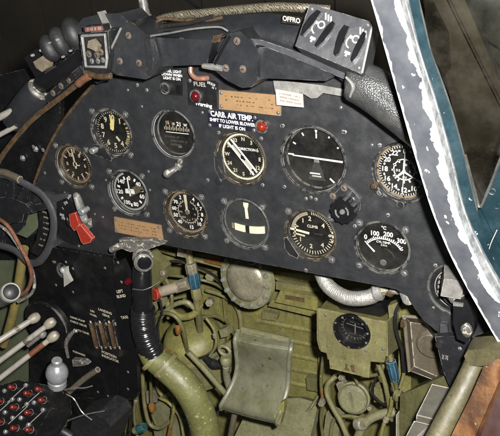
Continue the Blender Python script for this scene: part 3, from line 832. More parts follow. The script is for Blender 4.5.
# 10 cylinder temperature
d = Dial('cyl', 'temperature_gauge', 'cylinder temperature dial marked 0 100 200 300 in white', 'gauge', 0.0065, 0.89, 'bezel_black', 'dial_black')
for t_, x, z, sz in (('0', -0.72, 0.26, 0.27), ('100', -0.36, 0.47, 0.27), ('200', 0.18, 0.51, 0.27), ('300', 0.70, 0.32, 0.27)): d.f.text(t_, d.P(x, z, -.0001), sz * d.R, 'white_mark', sx=0.92)
d.f.text('°C', d.P(0.0, 0.76, -.0001), 0.18 * d.R, 'white_mark')
ac = d.P(0.0, -0.55)
for i in range(22):
    a = math.radians(-50 + i * 5); rr = 0.90 * d.R
    d.f.rect(ac + Vector((math.sin(a) * rr, -.0001, math.cos(a) * rr)), 0.045 * d.R, (0.16 if i % 5 == 0 else 0.08) * d.R, 'white_mark', a)
d.f.ring(ac, 0.83 * d.R, 0.86 * d.R, 'white_mark', math.radians(-50), math.radians(55))
d.f.text('CYL.TEMP.', d.P(0.0, 0.15, -.0001), 0.125 * d.R, 'white_mark'); d.f.scribble(d.P(0.02, 0.03), 0.25 * d.R, 0.08 * d.R, 'white_mark', seed=9)
d.f.ring(ac, 0.44 * d.R, 0.46 * d.R, 'dial_bronze', math.radians(5), math.radians(70))
d.hasn = True
v0, v1 = d.P(-0.66, 0.02, -0.002), d.P(-0.34, -0.28, -0.002)
dv = (v1 - v0).normalized(); pv = Vector((-dv.z, 0, dv.x)) * 0.035 * d.R
d.n.slab([v0 + pv * 0.5, v1 + pv, v1 - pv, v0 - pv * 0.5], (0, 0.0008, 0), 'white_mark')
d.f.lathe([(0, -0.001), (0.004, -0.0008), (0.005, 0)], d.P(0, -0.72), 'dim_mark', seg=16)
d.done()
# 11 clock
d = Dial('clock', 'clock', 'twenty four hour clock beside the windscreen post, white numerals and small inner dial', 'clock', 0.004, 0.90, 'bezel_black', 'dial_black', 'tanring', lip=0.007)
for i, h_ in enumerate(range(0, 24, 2)): d.num(str(h_), h_ * 15, 0.72, 0.25, 'white_mark')
d.ticks(12, 0.72, 0.78, 0.08, 'white_mark', 15, 375); d.ticks(60, 0.85, 0.94, 0.025, 'white_mark')
d.ticks(12, 0.90, 1.0, 0.05, 'cream')
d.f.ring(d.P(0, 0.05), 0.36 * d.R, 0.40 * d.R, 'white_mark'); d.ticks(12, 0.34, 0.46, 0.06, 'white_mark')
for a in (0, 90, 180, 270): d.f.scribble(d.pol(a, 0.24), 0.12 * d.R, 0.1 * d.R, 'white_mark', seed=a)
d.bar(2, -0.86, 0.84, 0.025, 0.02, 'white_mark', dy=-0.0022); d.bar(2, -0.05, 0.40, 0.07, 0.05, 'white_mark'); d.bar(118, 0, 0.72, 0.06, 0.03, 'white_mark'); d.bar(228, 0, 0.42, 0.09, 0.05, 'white_mark'); d.hub(0.06, 'cream')
b = MB(); q = d.c
b.slab([q + Vector((x * 0.001, 0.0002, z * 0.001)) for x, z in ((-36, -14), (-41, -24), (-36, -36), (-27, -37), (-20, -30))], (0, -0.0045, 0), 'bezel_black', 0.0012); b.build('mounting_lug', d.t)
b = MB(); b.lathe([(0, -0.011), (0.0036, -0.011), (0.0045, -0.0095), (0.0045, 0)], q + Vector((-0.0355, -0.002, -0.0205)), 'brass_worn', seg=16)
b.build('winding_knob', d.t)
b = MB(); b.lathe([(0, -0.009), (0.005, -0.009), (0.0058, -0.0075), (0.0058, 0)], q + Vector((0.0, -0.0, -0.0425)), 'bezel_black', seg=16)
b.build('setting_knob', d.t)
screw(d.t, q + Vector((-0.030, -0.005, -0.031))); screw(d.t, q + Vector((-0.032, -0.0003, 0.033)))
d.done()
# 12 selector dial low right
d = Dial('sel', 'fuel_selector', 'black selector dial with grey square handle, lowest right, half behind the windscreen post', 'selector', 0.003, 0.92, 'panel_black', 'placard_black', None, lugs=False, glass=False)
d.f.ring(d.P(0, 0), 0.80 * d.R, 0.83 * d.R, 'text_grey'); 
for k, (a, n) in enumerate(((-62, 0.5), (-78, 0.2), (-95, 0.2), (-112, 0.45))): d.f.scribble(d.pol(a, 0.62), n * d.R, 0.14 * d.R, 'cream', math.radians(a + 90), seed=40 + k)
q = d.c
b = MB()
b.lathe([(0, -0.016), (0.018, -0.016), (0.020, -0.013), (0.020, 0.003)], q + Vector((0.004, 0, 0)), 'black_paint', seg=32)
b.build('boss', d.t)
b = MB(); M = Matrix.Rotation(0.12, 3, 'Y') @ Matrix.Rotation(0.25, 3, 'Z')
b.box(A(452.5, 282, -0.036), (0.025, 0.034, 0.026), 'grey_lever', 0.0035, M); b.build('handle', d.t)
b = MB(); b.lathe([(0, -0.004), (0.020, -0.004), (0.022, -0.002), (0.022, 0.004)], A(463, 290, -0.030), 'worn_grey', axis=(-0.75, 0.62, 0.2), seg=32); b.build('disc', d.t)
d.done()

# ================================================================== THINGS ON THE PANEL
def frame3(p0, px_, pz_):
    """unit x and z directions along two photographed edges of a plate"""
    return (px_ - p0).normalized(), (pz_ - p0).normalized()


# wooden plates
def wood_plate(px, Y, label, nm='wooden_plate'):
    t = thing(nm, label, 'plate', A(sum(p[0] for p in px) / 4, sum(p[1] for p in px) / 4, 0), 'wooden plates on the panel')
    b = MB(); b.pslab(px, Y, 0.0025, 'wood', 0.0005)
    rr = random.Random(len(label))
    # engraved, unreadable lines of marks
    tl, tr, br, bl = [A(x, y, Y - 0.0003) for x, y in px]
    for k in range(3):
        for i in range(16):
            if rr.random() < 0.75:
                u = 0.1 + 0.8 * (i + rr.random() * 0.5) / 16; v = 0.28 + 0.2 * k
                p = tl * (1 - u) * (1 - v) + tr * u * (1 - v) + bl * (1 - u) * v + br * u * v
                b.rect(p, 0.0028, 0.0005 + 0.0012 * rr.random(), 'brass_worn')
    b.build('board', t)
    for u, v in ((0.04, 0.15), (0.96, 0.12), (0.96, 0.85), (0.04, 0.85)):
        screw(t, tl * (1 - u) * (1 - v) + tr * u * (1 - v) + bl * (1 - u) * v + br * u * v, SCREW_S)
    return t


wood_plate([(219, 90), (281, 95.5), (280.5, 116), (219, 109)], -0.003, 'upper wooden plate above the white lettered placard')
wood_plate([(114, 217), (160.5, 225.5), (163, 241.5), (115, 232)], -0.003, 'lower wooden plate under the airspeed dial, at panel edge')

# CARB AIR TEMP placard
t = thing('placard', 'dark placard reading CARB. AIR TEMP. in white letters', 'placard', A(231, 121))
P4 = [(208, 109.8), (257, 116), (256, 132), (208, 126)]
b = MB(); b.pslab(P4, -0.0022, 0.002, 'placard_navy', 0.0005)
b.build('plate', t)
b = MB()
ux, uz = frame3(A(208, 109.8), A(257, 116), A(208, 95)); uz = Vector((0, 0, 1))
b.text('CARB. AIR TEMP.', A(231.5, 116.2, -0.0025), 0.0110, 'white_mark', ux=ux, uz=uz, sx=0.84); b.build('lettering', t); b = MB()
b.text('SHIFT TO LOWER BLOWER', A(232, 122.4, -0.0025), 0.0068, 'white_mark', ux=ux, uz=uz, sx=0.88); b.build('lettering', t); b = MB()
b.text('IF LIGHT IS ON', A(232, 127.6, -0.0025), 0.0068, 'white_mark', ux=ux, uz=uz, sx=0.95)
b.build('lettering', t)
for p in ((210, 111.5), (255, 117.5), (254, 130.3), (210, 125)): screw(t, A(*p, -0.0023), SCREW_S)


def lamp(px, py, r, label, lens, rim='bezel_black', nm='warning_lamp'):
    c = A(px, py, 0)
    t = thing(nm, label, 'lamp', c, 'warning lamps')
    b = MB(); b.lathe([(r * 1.42, 0), (r * 1.42, -0.003), (r * 1.25, -0.005), (r * 1.02, -0.005), (r * 1.0, -0.001)], c, rim, seg=36); b.build('collar', t)
    b = MB(); b.lathe([(0, -0.011), (r * 0.35, -0.0106), (r * 0.7, -0.0088), (r * 0.95, -0.005), (r * 1.0, -0.001)], c, lens, seg=36); b.build('lens', t)
    return t


t = lamp(263, 126, 0.0078, 'orange red lamp with ribbed lens beside the CARB. AIR TEMP. placard', 'orange_lens', 'bezel_worn')
c = A(263, 126, -0.010)
lens_ = [o for o in t.children if o.name.startswith('lens')][0]
for k in range(8):
    a = k * PI / 4; b = MB(); b.box(c + Vector((math.cos(a) * 0.005, 0.002, math.sin(a) * 0.005)), (0.0016, 0.004, 0.0016), 'orange_lens', 0.0004, Matrix.Rotation(a, 3, 'Y')); b.build('lens_rib', lens_)
# fuel warning block
t = lamp(197.3, 95.5, 0.0076, 'dark red lamp on small black plate lettered WARNING', 'red_lens')
b = MB(); b.pslab([(187, 78), (216, 81), (217, 109), (188, 105)], -0.0012, 0.0011, 'placard_black', 0.0004); b.build('plate', t)
b = MB(); ux2 = (A(216, 81) - A(187, 78)).normalized()
b.text('FUEL', A(200, 84.5, -0.0017), 0.0085, 'text_grey', ux=ux2, sx=1.2); b.build('lettering', t)
b = MB(); b.text('Warning', A(203.5, 104.8, -0.0017), 0.0080, 'white_mark', 0.06, ux=ux2); b.build('lettering', t); screw(t, A(190, 80.5, -0.0013), SCREW_S)
# pink pipe clip
b = MB(); b.tube([A(190.5, 66, -0.012), A(191, 73, -0.014), A(196, 78, -0.014), A(203, 78.5, -0.012), A(208, 78, -0.006)], 0.0036, 'pink_clip', seg=10)
tag(b.build('pipe_clip'), 'pinkish copper hook of pipe above the dark red lamp', 'pipe')
b = MB(); b.scribble(A(211.5, 84, -0.0025), 0.014, 0.0042, 'white_mark', 0.35, seed=3); b.scribble(A(214, 88, -0.0025), 0.007, 0.003, 'white_mark', 0.2, seed=4)
b.pslab([(205, 80), (218, 83), (218, 91), (206, 88)], -0.0018, 0.0008, 'placard_black')
tag(b.build('small_label'), 'tiny black label with white print right of FUEL lamp plate', 'label')
# push button placard
t = thing('push_button', 'round black push button under three lines of white lettering', 'button', A(173, 82))
b = MB(); b.pslab([(160, 67.5), (182.5, 70), (182.5, 96), (161, 94)], -0.0012, 0.0011, 'placard_black', 0.0004); b.build('plate', t)
for k, s_ in enumerate(('X FUEL LIGHT', 'DOWN WHEN', 'LIGHT IS ON')):
    b = MB(); b.text(s_, A(171.8, 71.4 + 3.6 * k, -0.0017), 0.0056, 'white_mark', ux=ux2, sx=0.95); b.build('lettering', t)
b = MB(); b.lathe([(0.0098, 0.0), (0.0098, -0.005), (0.0085, -0.007), (0.0070, -0.007), (0.0064, -0.003), (0, -0.003)], A(167, 87.5, -0.001), 'bezel_black', seg=32); b.build('button', t)
b = MB(); b.pslab([(176.5, 86), (181, 86.5), (181, 94), (176.5, 93)], -0.006, 0.005, 'gloss_black', 0.0012)
b.build('switch', t)

# toggle switch in the middle
t = thing('toggle_switch', 'small worn grey toggle switch under the gyro dial', 'switch', A(172, 171))
b = MB(); b.lathe([(0.0062, 0.0), (0.0062, -0.004), (0.0045, -0.006), (0, -0.006)], A(179, 166), 'worn_grey', seg=6); b.build('nut', t)
b = MB(); b.tube([A(178, 166.5, -0.005), A(174, 169.5, -0.012), A(167.5, 173.5, -0.018)], [0.0035, 0.0045, 0.0062], 'worn_grey', seg=14); b.sphere(A(167, 174, -0.0185), 0.0062, 'worn_grey'); b.build('lever', t)
b = MB(); b.lathe([(0.0042, 0.0), (0.0042, -0.003), (0, -0.003)], A(181, 161), 'worn_grey', seg=12); b.build('nut', t)

# white data plate on its folded strip
t = thing('metal_strip', 'scuffed grey metal strip hanging below the black hood', 'bracket', A(310, 95))
b = MB(); b.pslab([(273, 80), (285, 81), (320, 85), (348, 90), (346.5, 97), (323, 93), (317, 98), (311, 98.5), (302, 93), (275, 92)], -0.012, 0.0016, 'alu', 0.0004); b.build('strip', t)
t = thing('data_plate', 'small white data plate with three rows of reddish print', 'plate', A(290, 100))
b = MB(); b.pslab([(275.5, 89), (302.5, 94), (303.5, 107.5), (276.5, 105)], -0.016, 0.0018, 'label_white', 0.0005)
b.build('plate', t)
b = MB(); ux3 = (A(302.5, 94) - A(275.5, 89)).normalized()
for k in range(3):
    b = MB(); b.scribble(A(289.5 + 0.3 * k, 95.2 + 3.5 * k, -0.0164), 0.029, 0.0022, 'label_red', ux=ux3, seed=60 + k); b.build('lettering', t)

# fuel cock with grey lever and red handle
t = thing('selector_lever', 'grey rounded lever with silver knob above the red handle', 'lever', A(80, 208))
b = MB(); b.tube([A(77, 197, -0.016), A(80, 206, -0.017), A(84.5, 219.5, -0.016)], [0.0075, 0.0085, 0.0075], 'grey_lever', seg=16, flat=0.7)
b.sphere(A(76.7, 196.5, -0.016), 0.0074, 'grey_lever', scale=(1, 0.7, 1)); b.sphere(A(84.7, 220, -0.016), 0.0074, 'grey_lever', scale=(1, 0.7, 1)); b.build('arm', t)
b = MB(); b.lathe([(0, -0.014), (0.0050, -0.014), (0.0060, -0.0125), (0.0060, -0.002), (0.0048, 0), (0.0048, 0.004)], A(86, 209.5, -0.022), 'silver_knob', seg=20); b.build('knob', t)
b = MB(); b.pslab([(84, 220), (89, 219), (90, 228), (86, 231)], -0.008, 0.006, 'worn_grey', 0.0015); b.build('stop', t)
t = thing('fuel_cock_handle', 'bright red metal handle pointing down to the right', 'handle', A(78, 225))
b = MB(); b.pslab([(69, 214.5), (75, 212.8), (78, 222), (80, 226.5), (74, 231), (70.5, 226)], -0.020, 0.012, 'red_paint', 0.003, 4)
b.pslab([(75.5, 227), (80.5, 225), (92, 239), (90.5, 242.5), (83.5, 244.5), (81, 242)], -0.026, 0.008, 'red_paint', 0.0034, 4); b.build('grip', t)
b = MB(); b.lathe([(0.012, -0.006), (0.014, -0.004), (0.014, 0)], A(74, 220), 'black_paint', seg=24); b.lathe([(0, -0.018), (0.006, -0.018), (0.006, 0)], A(76, 219), 'black_paint', seg=20); b.build('boss', t)
t = thing('selector_plate', 'round black plate behind the red handle, with white marks', 'plate', A(66, 225))
b = MB(); b.lathe([(0, -0.0015), (0.044, -0.0015), (0.045, -0.0005), (0.045, 0)], A(70, 222), 'placard_black', seg=48); b.build('disc', t)
b = MB()
for k, (x, y, w, a) in enumerate(((69, 197, 0.010, -0.8), (65.5, 203, 0.008, -0.6), (64, 207.5, 0.009, -0.6), (62, 215, 0.010, 0.1), (67, 219, 0.004, 0), (63, 218, .006, .1))): b.scribble(A(x, y, -0.0019), w, 0.0055, 'white_mark', a, seed=70 + k)
b.build('lettering', t)
for p in ((65, 193), (55, 222), (79, 246)): screw(t, A(*p, -0.0016), SCREW_S)

# ================================================================== COAMING ABOVE THE PANEL
t = thing('coaming', 'black arched coaming over the top of the instrument panel', 'coaming', A(220, 60))
b = MB()
path_up = [(93, 70), (104, 48), (126, 34), (152, 27), (190, 20), (230, 15), (270, 13), (306, 18), (335, 34), (362, 58), (390, 85), (424, 118), (448, 150)]
path_lo = [(97, 84), (112, 70), (136, 62), (160, 57), (195, 54), (225, 50), (260, 48), (300, 56), (326, 70), (350, 86), (378, 112), (405, 138), (432, 168)]
n = len(path_up)
vs = []
for (u, l) in zip(path_up, path_lo):
    a_, c_ = A(u[0], u[1], -0.005), A(l[0], l[1], -0.035)
    for k in range(7):
        tt = k / 6
        p = a_.lerp(c_, tt) + Vector((0, -0.012, 0.004)) * math.sin(tt * PI)
        vs.append(p)
    vs.append(c_ + Vector((0, 0.034, 0.0))); vs.append(a_ + Vector((0, 0.03, -0.01)))
f = []
for i in range(n - 1):
    for k in range(9):
        f.append((i * 9 + k, i * 9 + (k + 1) % 9, (i + 1) * 9 + (k + 1) % 9, (i + 1) * 9 + k))
f += [tuple(range(8, -1, -1)), tuple((n - 1) * 9 + k for k in range(9))]
b.faces(vs, f, 'hood_black'); b.build('roll', t, recalc=True)
b = MB()
b.pslab([(282.5, 15), (300.5, 17), (299.5, 25), (281.5, 23)], -0.0345, 0.002, 'placard_black', 0.0004)
b.text('OFFRO', A(291.4, 19.8, -0.0350), 0.0082, 'cream', 0.06, ux=(A(300, 17) - A(285, 15.5)).normalized(), sx=0.92)
b.build('nameplate', t)
# brackets and hoods along it
t = thing('hood_box', 'long black box hood between the left screw plate and the centre bracket', 'hood', A(185, 70))
b = MB()
b.slab([A(150, 37, -0.055), A(213, 40, -0.055), A(207, 64.5, -0.055), A(152, 67, -0.055)], (0, 0.05, 0), 'hood_black', 0.0105, 6)
b.slab([A(150, 36, -0.054), A(183, 31, -0.048), A(218, 26, -0.04), A(229, 35, -0.048), A(213, 40.5, -0.0555), A(180, 38, -0.056)], (0, 0.03, -0.004), 'hood_black', 0.006, 4)
b.build('cover', t, ang=1.25)
b = MB(); b.pslab([(213, 36), (222, 34), (219, 42), (213, 43)], -0.058, 0.003, 'brass_worn', 0.001); b.build('chip_plate', t)
t = thing('centre_bracket', 'black riveted bracket at the middle of the coaming', 'bracket', A(238, 85))
b = MB(); b.pslab([(228, 34), (240, 31), (252, 42), (258, 50), (257, 80), (252, 87), (242, 88), (228, 81), (214, 70), (213, 62)], -0.062, 0.055, 'hood_black', 0.0105, 6); b.build('body', t, ang=1.25)
for p in ((237, 41), (226, 68), (243, 69)): screw(t, A(*p, -0.0625), SCREW_T)
b = MB(); b.tube([A(203, 66, -0.06), A(213, 67, -0.062), A(222, 68.5, -0.063)], [0.0032, 0.0045, 0.0038], 'alu', seg=8); b.build('bolt', t)
b = MB(); b.tube([A(230, 36, -0.064), A(221, 52, -0.066), A(215, 64, -0.065)], 0.0018, 'gloss_black', seg=8); b.build('edge_bead', t)
t = thing('hood_wedge', 'black tapering hood right of the centre bracket', 'hood', A(295, 80))
b = MB(); b.slab([A(257, 47, -0.054), A(266, 47, -0.054), A(330, 72, -0.046), A(334, 77, -0.046), A(326, 81, -0.046), A(258, 78, -0.054)], (0, 0.042, 0), 'hood_black', 0.0035, 3)
b.build('cover', t, ang=1.25)
b = MB(); b.slab([A(240, 37, -0.058), A(262, 40, -0.058), A(306, 55, -0.052), A(356, 78, -0.048), A(354, 84, -0.048), A(330, 73, -0.050), A(264, 46, -0.057), A(244, 42, -0.058)], (0, 0.02, -0.002), 'coil_grey', 0.002, 2); b.build('top_flange', t)

# COIL box
t = thing('switch_cover', 'tilted grey black cover with two slots and white painted marks', 'cover', A(336, 60))
q4 = [A(310, 3.5, -0.060), A(372, 22, -0.060), A(361.5, 74, -0.085), A(295, 46, -0.085)]
def Q(u, v, h=0.0):
    p = q4[0] * (1 - u) * (1 - v) + q4[1] * u * (1 - v) + q4[2] * u * v + q4[3] * (1 - u) * v
    return p + nq * h
nq = (q4[1] - q4[0]).cross(q4[3] - q4[0]).normalized()
if nq.dot(CAM - q4[0]) < 0: nq = -nq
b = MB(); b.slab(q4, -nq * 0.045, 'coil_grey', 0.0035, 3); b.build('body', t)
Uq = (q4[1] - q4[0]).normalized(); Vq = (q4[0] - q4[3]).normalized()
# hollow slots: dark rounded troughs with raised rims
px2 = lambda x, y: None
def inv(px, py):
    """u, v of a photographed point on the cover face"""
    d_ = RIGHT * (px - W0 / 2) + DOWN * (py - H0 / 2) + FWD * F
    s_ = (q4[0] - CAM).dot(nq) / d_.dot(nq)
    return CAM + d_ * s_
for (pts, k) in (([(318, 11), (322, 13), (314, 25), (304, 36), (301.5, 36), (304, 27), (311, 17)], 0), ([(333, 22), (335.5, 24), (333, 31), (324, 43), (317.5, 48), (315.5, 46), (321, 37), (328, 27)], 1),
                 ([(345, 26), (350, 28), (345, 40), (340, 54), (336, 56.5), (334.5, 54), (337, 42), (340, 33)], 2), ([(364, 32.5), (366.5, 34), (365, 43), (358, 57), (353, 63), (351.5, 60), (354, 52), (359, 41)], 3)):
    b = MB()
    P = [inv(*p) + nq * 0.0012 for p in pts]
    b.slab([p + nq * 0.0035 for p in P], -nq * 0.007, 'gloss_black', 0.0022, 3)
    b.build('slot', t)
def qrect(px, py, w, h, ang):
    p = inv(px, py) + nq * 0.0009
    b.rect(p, w, h, 'label_white', ang, Uq, Vq)
for ox, oy in ((0, 0), (34.5, 14.5)):
    b = MB()
    def arc(px, py, r0, r1, a0, a1):
        pc = inv(px + ox, py + oy) + nq * 0.0009
        n_ = 16
        for i in range(n_):
            p_, q_ = a0 + (a1 - a0) * i / n_, a0 + (a1 - a0) * (i + 1) / n_
            d0 = Uq * math.cos(p_) + Vq * math.sin(p_); d1 = Uq * math.cos(q_) + Vq * math.sin(q_)
            b.faces([pc + d0 * r0, pc + d0 * r1, pc + d1 * r1, pc + d1 * r0], [(0, 1, 2, 3)], 'label_white')
    for (x, y) in ((326.0, 16.5), (328.6, 18.2), (331.2, 20.0)): qrect(x + ox, y + oy, 0.0020, 0.0080, -0.35)
    arc(321.5, 25.0, 0.0030, 0.0048, 0, 2 * PI)
    arc(318.0, 28.5, 0.0062, 0.0080, 1.9, 4.4)
    qrect(316.5 + ox, 22.5 + oy, 0.0036, 0.0036, 0.3); qrect(313.0 + ox, 38.5 + oy, 0.0070, 0.0034, 0.1); qrect(311.5 + ox, 41 + oy, 0.0026, 0.0026, 0.2)
    b.build('painted_mark', t)
for p in ((312, 9), (368, 25), (359, 68)):
    b = MB(); b.sphere(inv(*p), 0.0022, 'screw_metal', 10); b.build('rivet', t)
b = MB(); b.tube([inv(372.5, 24), inv(367, 50), inv(362, 73)], 0.0013, 'white_enamel', seg=6, smooth=0); b.build('edge_strip', t)

# leather roll
b = MB(); b.tube([A(350, 80, -0.05), A(355, 81, -0.05), A(374, 90, -0.052), A(398, 108, -0.05), A(423, 128, -0.045), A(448, 148, -0.04)], [0.019, 0.0245, 0.0262, 0.0262, 0.026, 0.025], 'leather', seg=28)
tag(b.build('crash_pad'), 'dark grained leather crash pad roll below the right end of the cover', 'pad')
b = MB(); b.tube([A(346, 77, -0.075), A(353, 86, -0.077), A(350, 97, -0.073)], [0.0016, 0.0024, 0.0014], 'alu', seg=8)
tag(b.build('pad_clip'), 'thin pale metal clip on the end of the leather roll', 'clip')

# conduit and cables over the top
b = MB(); b.tube([A(146, 33, 0.015), A(157, 21, 0.012), A(178, 15.5, 0.010), (A(205, 13, 0.010)), A(240, 9.5, 0.010), A(275, 7, 0.010), A(303, 8, 0.010), A(330, 10, 0.02)], 0.0060, 'braid', seg=14)
tag(b.build('braided_conduit'), 'gold and silver braided conduit running along the top of the coaming', 'conduit')
cables = [([(141, 33), (156, 27), (172, 25), (190, 23), (214, 16)], 'wire_gloss', 0.0028, -0.022, 'thick glossy black cable sagging behind the box hood'),
          ([(150, 36), (170, 33), (192, 29), (218, 27), (228, 31)], 'wire_silver', 0.0014, -0.058, 'thin silver wire lying along the front of the box hood'),
          ([(139, 37), (153, 31), (175, 29.5), (200, 26), (222, 24)], 'wire_gloss', 0.0022, -0.034, 'thin black cable just above the silver wire'),
          ([(150, 28), (162, 19), (182, 20), (205, 20), (222, 18)], 'brass_worn', 0.0024, -0.020, 'brown cloth covered cable beneath the braided conduit')]
for pts, mt, r, Y, lab in cables:
    b = MB(); b.tube([A(x, y, Y) for x, y in pts], r, mt, seg=8)
    tag(b.build('cable'), lab, 'cable', 'cables over the coaming')
b = MB(); b.lathe([(0, -0.02), (0.006, -0.02), (0.009, -0.014), (0.009, 0.012), (0.0065, 0.016), (0.0065, 0.05)], A(147, 24, 0.01), 'worn_grey', axis=(-0.12, 0.05, 1), seg=24)
tag(b.build('pipe_union'), 'worn grey upright pipe union at the left end of the braided conduit', 'pipe fitting')
b = MB(); b.tube([A(183, -4, 0.3), A(195, 6, 0.3), A(212, 16, 0.3)], 0.003, 'gloss_black', seg=8)
tag(b.build('thin_rod'), 'thin dark rod behind the braided conduit', 'rod')

# gun camera style mount at left: plate with three tan screws
t = thing('screw_plate', 'black angled plate with three tan screws left of the box hood', 'plate', A(130, 78))
b = MB(); b.slab([A(104, 62, -0.072), A(122, 26, -0.066), A(131, 21, -0.064), A(151, 38, -0.062), A(154, 60, -0.066), A(152, 76, -0.07), A(146, 79.5, -0.07), A(116, 75, -0.072)], (0, 0.05, 0), 'hood_black', 0.0105, 6)
b.build('body', t, ang=1.25)
for p in ((128.5, 35.5), (120, 61), (139, 63)): screw(t, A(*p, -0.0715), SCREW_T)
b = MB(); b.tube([A(121, 28, -0.073), A(112, 47, -0.074), A(106, 60, -0.074)], 0.0016, 'alu', seg=8); b.build('edge_bead', t)
b = MB(); b.slab([A(145, 38, -0.068), A(150, 39, -0.068), A(153.5, 60, -0.07), A(152, 75, -0.072), A(147, 77, -0.072)], (0, 0.01, 0), 'hood_black', 0.003, 3); b.build('corner_strip', t)

t = thing('latch_box', 'black framed latch box with small beige lever inside', 'latch', A(94, 78))
b = MB()
fr = [(79, 33), (108, 31), (110, 60), (108, 76), (84, 75)]
b.pslab(fr, -0.080, 0.04, 'black_paint', 0.003, 3); b.build('body', t)
b = MB()
b.tube([A(x, y, -0.083) for x, y in ((82, 36), (105, 34.5), (107, 58), (106, 67), (86, 66.5), (82, 36))], 0.0022, 'alu', seg=8, smooth=0); b.build('frame', t)
b = MB(); b.pslab([(88, 41), (92, 39.5), (98, 46.5), (96, 52), (93, 50), (87, 47.5)], -0.090, 0.008, 'canvas', 0.0015); b.build('lever', t)
for p in ((89, 54), (97, 55), (101, 52), (92, 61), (98, 61), (103, 60)): screw(t, A(*p, -0.0805), SCREW_T if p[1] < 58 else SCREW)
b = MB(); b.pslab([(83, 26.5), (103, 24.5), (104, 31.5), (84, 33)], -0.083, 0.014, 'black_paint', 0.0015)
b.pslab([(84.5, 27.5), (102, 25.7), (102.6, 30.5), (85.4, 32)], -0.0845, 0.0012, 'label_red', 0.0004); b.scribble(A(93.5, 29, -0.0849), 0.022, 0.004, 'label_white', 0.0, ux=(A(102, 25.7) - A(84.5, 27.5)).normalized(), seed=81); b.build('label_plate', t)
b = MB(); b.tube([A(86, 73, -0.085), A(98, 76.5, -0.087), A(111, 76, -0.084)], 0.0042, 'brass_worn', seg=10); b.build('lower_bar', t)

# row of rounded pads
body = MB(); body.slab([A(66, 40, -0.055), A(83, 18, -0.05), A(100, 14, -0.048), (A(120, 13, -0.045)), A(128, 22, -0.045), A(110, 34, -0.05), A(82, 62, -0.06)], (0, 0.05, 0), 'hood_black', 0.006, 3)
tag(body.build('pad_block'), 'black block behind the latch box at the top left', 'block')
b = MB(); b.slab([A(97, 12, -0.053), A(100, 11.5, -0.053), (A(110, 31, -0.056)), A(106, 32, -0.056)], (0, 0.012, 0), 'alu', 0.001)
tag(b.build('metal_strap'), 'thin bright metal strap over the black block', 'strap')
for i, (x, y, rx, rz, rot, Y, lab) in enumerate(((50, 48.5, 11, 14.5, -0.62, -0.070, 'lowest of the three rounded black pads at the top left'),
                                            (60, 42, 11.5, 16, -0.62, -0.062, 'middle rounded black pad, between the two others of its row'),
                                            (74, 34, 13, 18, -0.5, -0.056, 'largest rounded black pad, next to the latch box'))):
    k = K(x, y, Y); b = MB()
    ax_ = ((A(74, 34, -0.06) - A(50, 48, -0.06)).normalized() + Vector((0, 0.75, 0))).normalized()
    M = Vector((0, 0, 1)).rotation_difference(ax_).to_matrix()
    b.sphere(A(x, y, Y + 0.012), k, 'pad_grey', 32, (rz * 0.98, rz * 0.98, rx * 0.86), M)
    o = tag(b.build('rounded_pad', recalc=True), lab, 'pad', 'rounded pads at the top left')
t = thing('pad_bolts', 'bright small bolt heads holding the canvas strap end', 'bolt', A(40, 55))
bpy.data.objects.remove(t)
b = MB(); b.slab([A(33, 62, -0.066), A(44, 55, -0.066), A(48, 62, -0.068), A(47, 68, -0.068), A(42, 72, -0.068), A(36, 68, -0.066)], (0, 0.012, 0), 'canvas', 0.0015)
o = tag(b.build('canvas_tab'), 'pale canvas tab at the lower end of the pad row', 'strap end')
for i, (x, y, r) in enumerate(((32, 55.5, 0.0034), (40.5, 50.5, 0.0038), (57, 40, 0.0038), (62.5, 57, 0.0028), (70, 51, 0.0028), (49, 43, 0.0022))):
    b = MB(); r *= 0.62; b.lathe([(0, -0.0022), (r * 0.7, -0.0018), (r, -0.0004), (r, 0.0035)], A(x, y, -0.0715), 'alu', seg=14)
    tag(b.build('stud'), ('bright stud at the outer end beside the canvas tab', 'bright stud just right of the outermost stud', 'large bright stud on the middle pad', 'dull stud between lowest and middle pads', 'dull stud under the largest pad', 'tiny stud on top of the lowest pad')[i], 'stud', 'studs along the rounded pads')
b = MB(); b.slab([A(24, 58, -0.06), A(34, 50, -0.06), A(44, 78, -0.06), A(38, 82, -0.06)], (0, 0.03, 0), 'gloss_black', 0.003)
tag(b.build('end_block'), 'small black end block left of the canvas tab', 'block')

# canopy rail tubes down the left
b = MB(); b.tube([A(38, 88, -0.062), A(52, 79, -0.065), A(66, 70, -0.068), A(82, 58, -0.066)], 0.0135, 'gloss_black', seg=22)
tag(b.build('rail_tube'), 'glossy black tube sloping up to the latch box', 'tube')
t = thing('rail_strip', 'black riveted strip under the glossy tube', 'strip', A(65, 80))
b = MB(); b.slab([A(44, 97, -0.072), A(58, 84, -0.074), (A(80, 66, -0.078)), A(84, 72, -0.078), A(62, 90, -0.074), A(48, 103, -0.072)], (0, 0.015, 0), 'black_paint', 0.0025); b.build('bar', t)
for p in ((53, 93), (61, 86), (69, 80), (76, 74)): screw(t, A(*p, -0.0755), SCREW_T if p[0] % 2 else SCREW)
t = thing('grip_cylinder', 'black cylinder with scuffed grey end cap at the left', 'cylinder', A(25, 115))
p0, p1 = A(40, 89, -0.066), A(13, 122, -0.072)
ax = (p1 - p0).normalized()
b = MB(); L_ = (p1 - p0).length; k = K(25, 105, -0.07)
b.lathe([(12.5 * k, 0.002), (13.5 * k, 0.006), (14 * k, 0.03), (13.5 * k, L_ - 0.004), (12 * k, L_), (0, L_)], p0, 'hood_black', axis=ax, seg=36); b.build('barrel', t)
b = MB(); b.lathe([(0, -0.003), (10.5 * k, -0.003), (12.2 * k, -0.0005), (12.4 * k, 0.004)], p0, 'worn_grey', axis=ax, seg=36); b.build('end_cap', t)
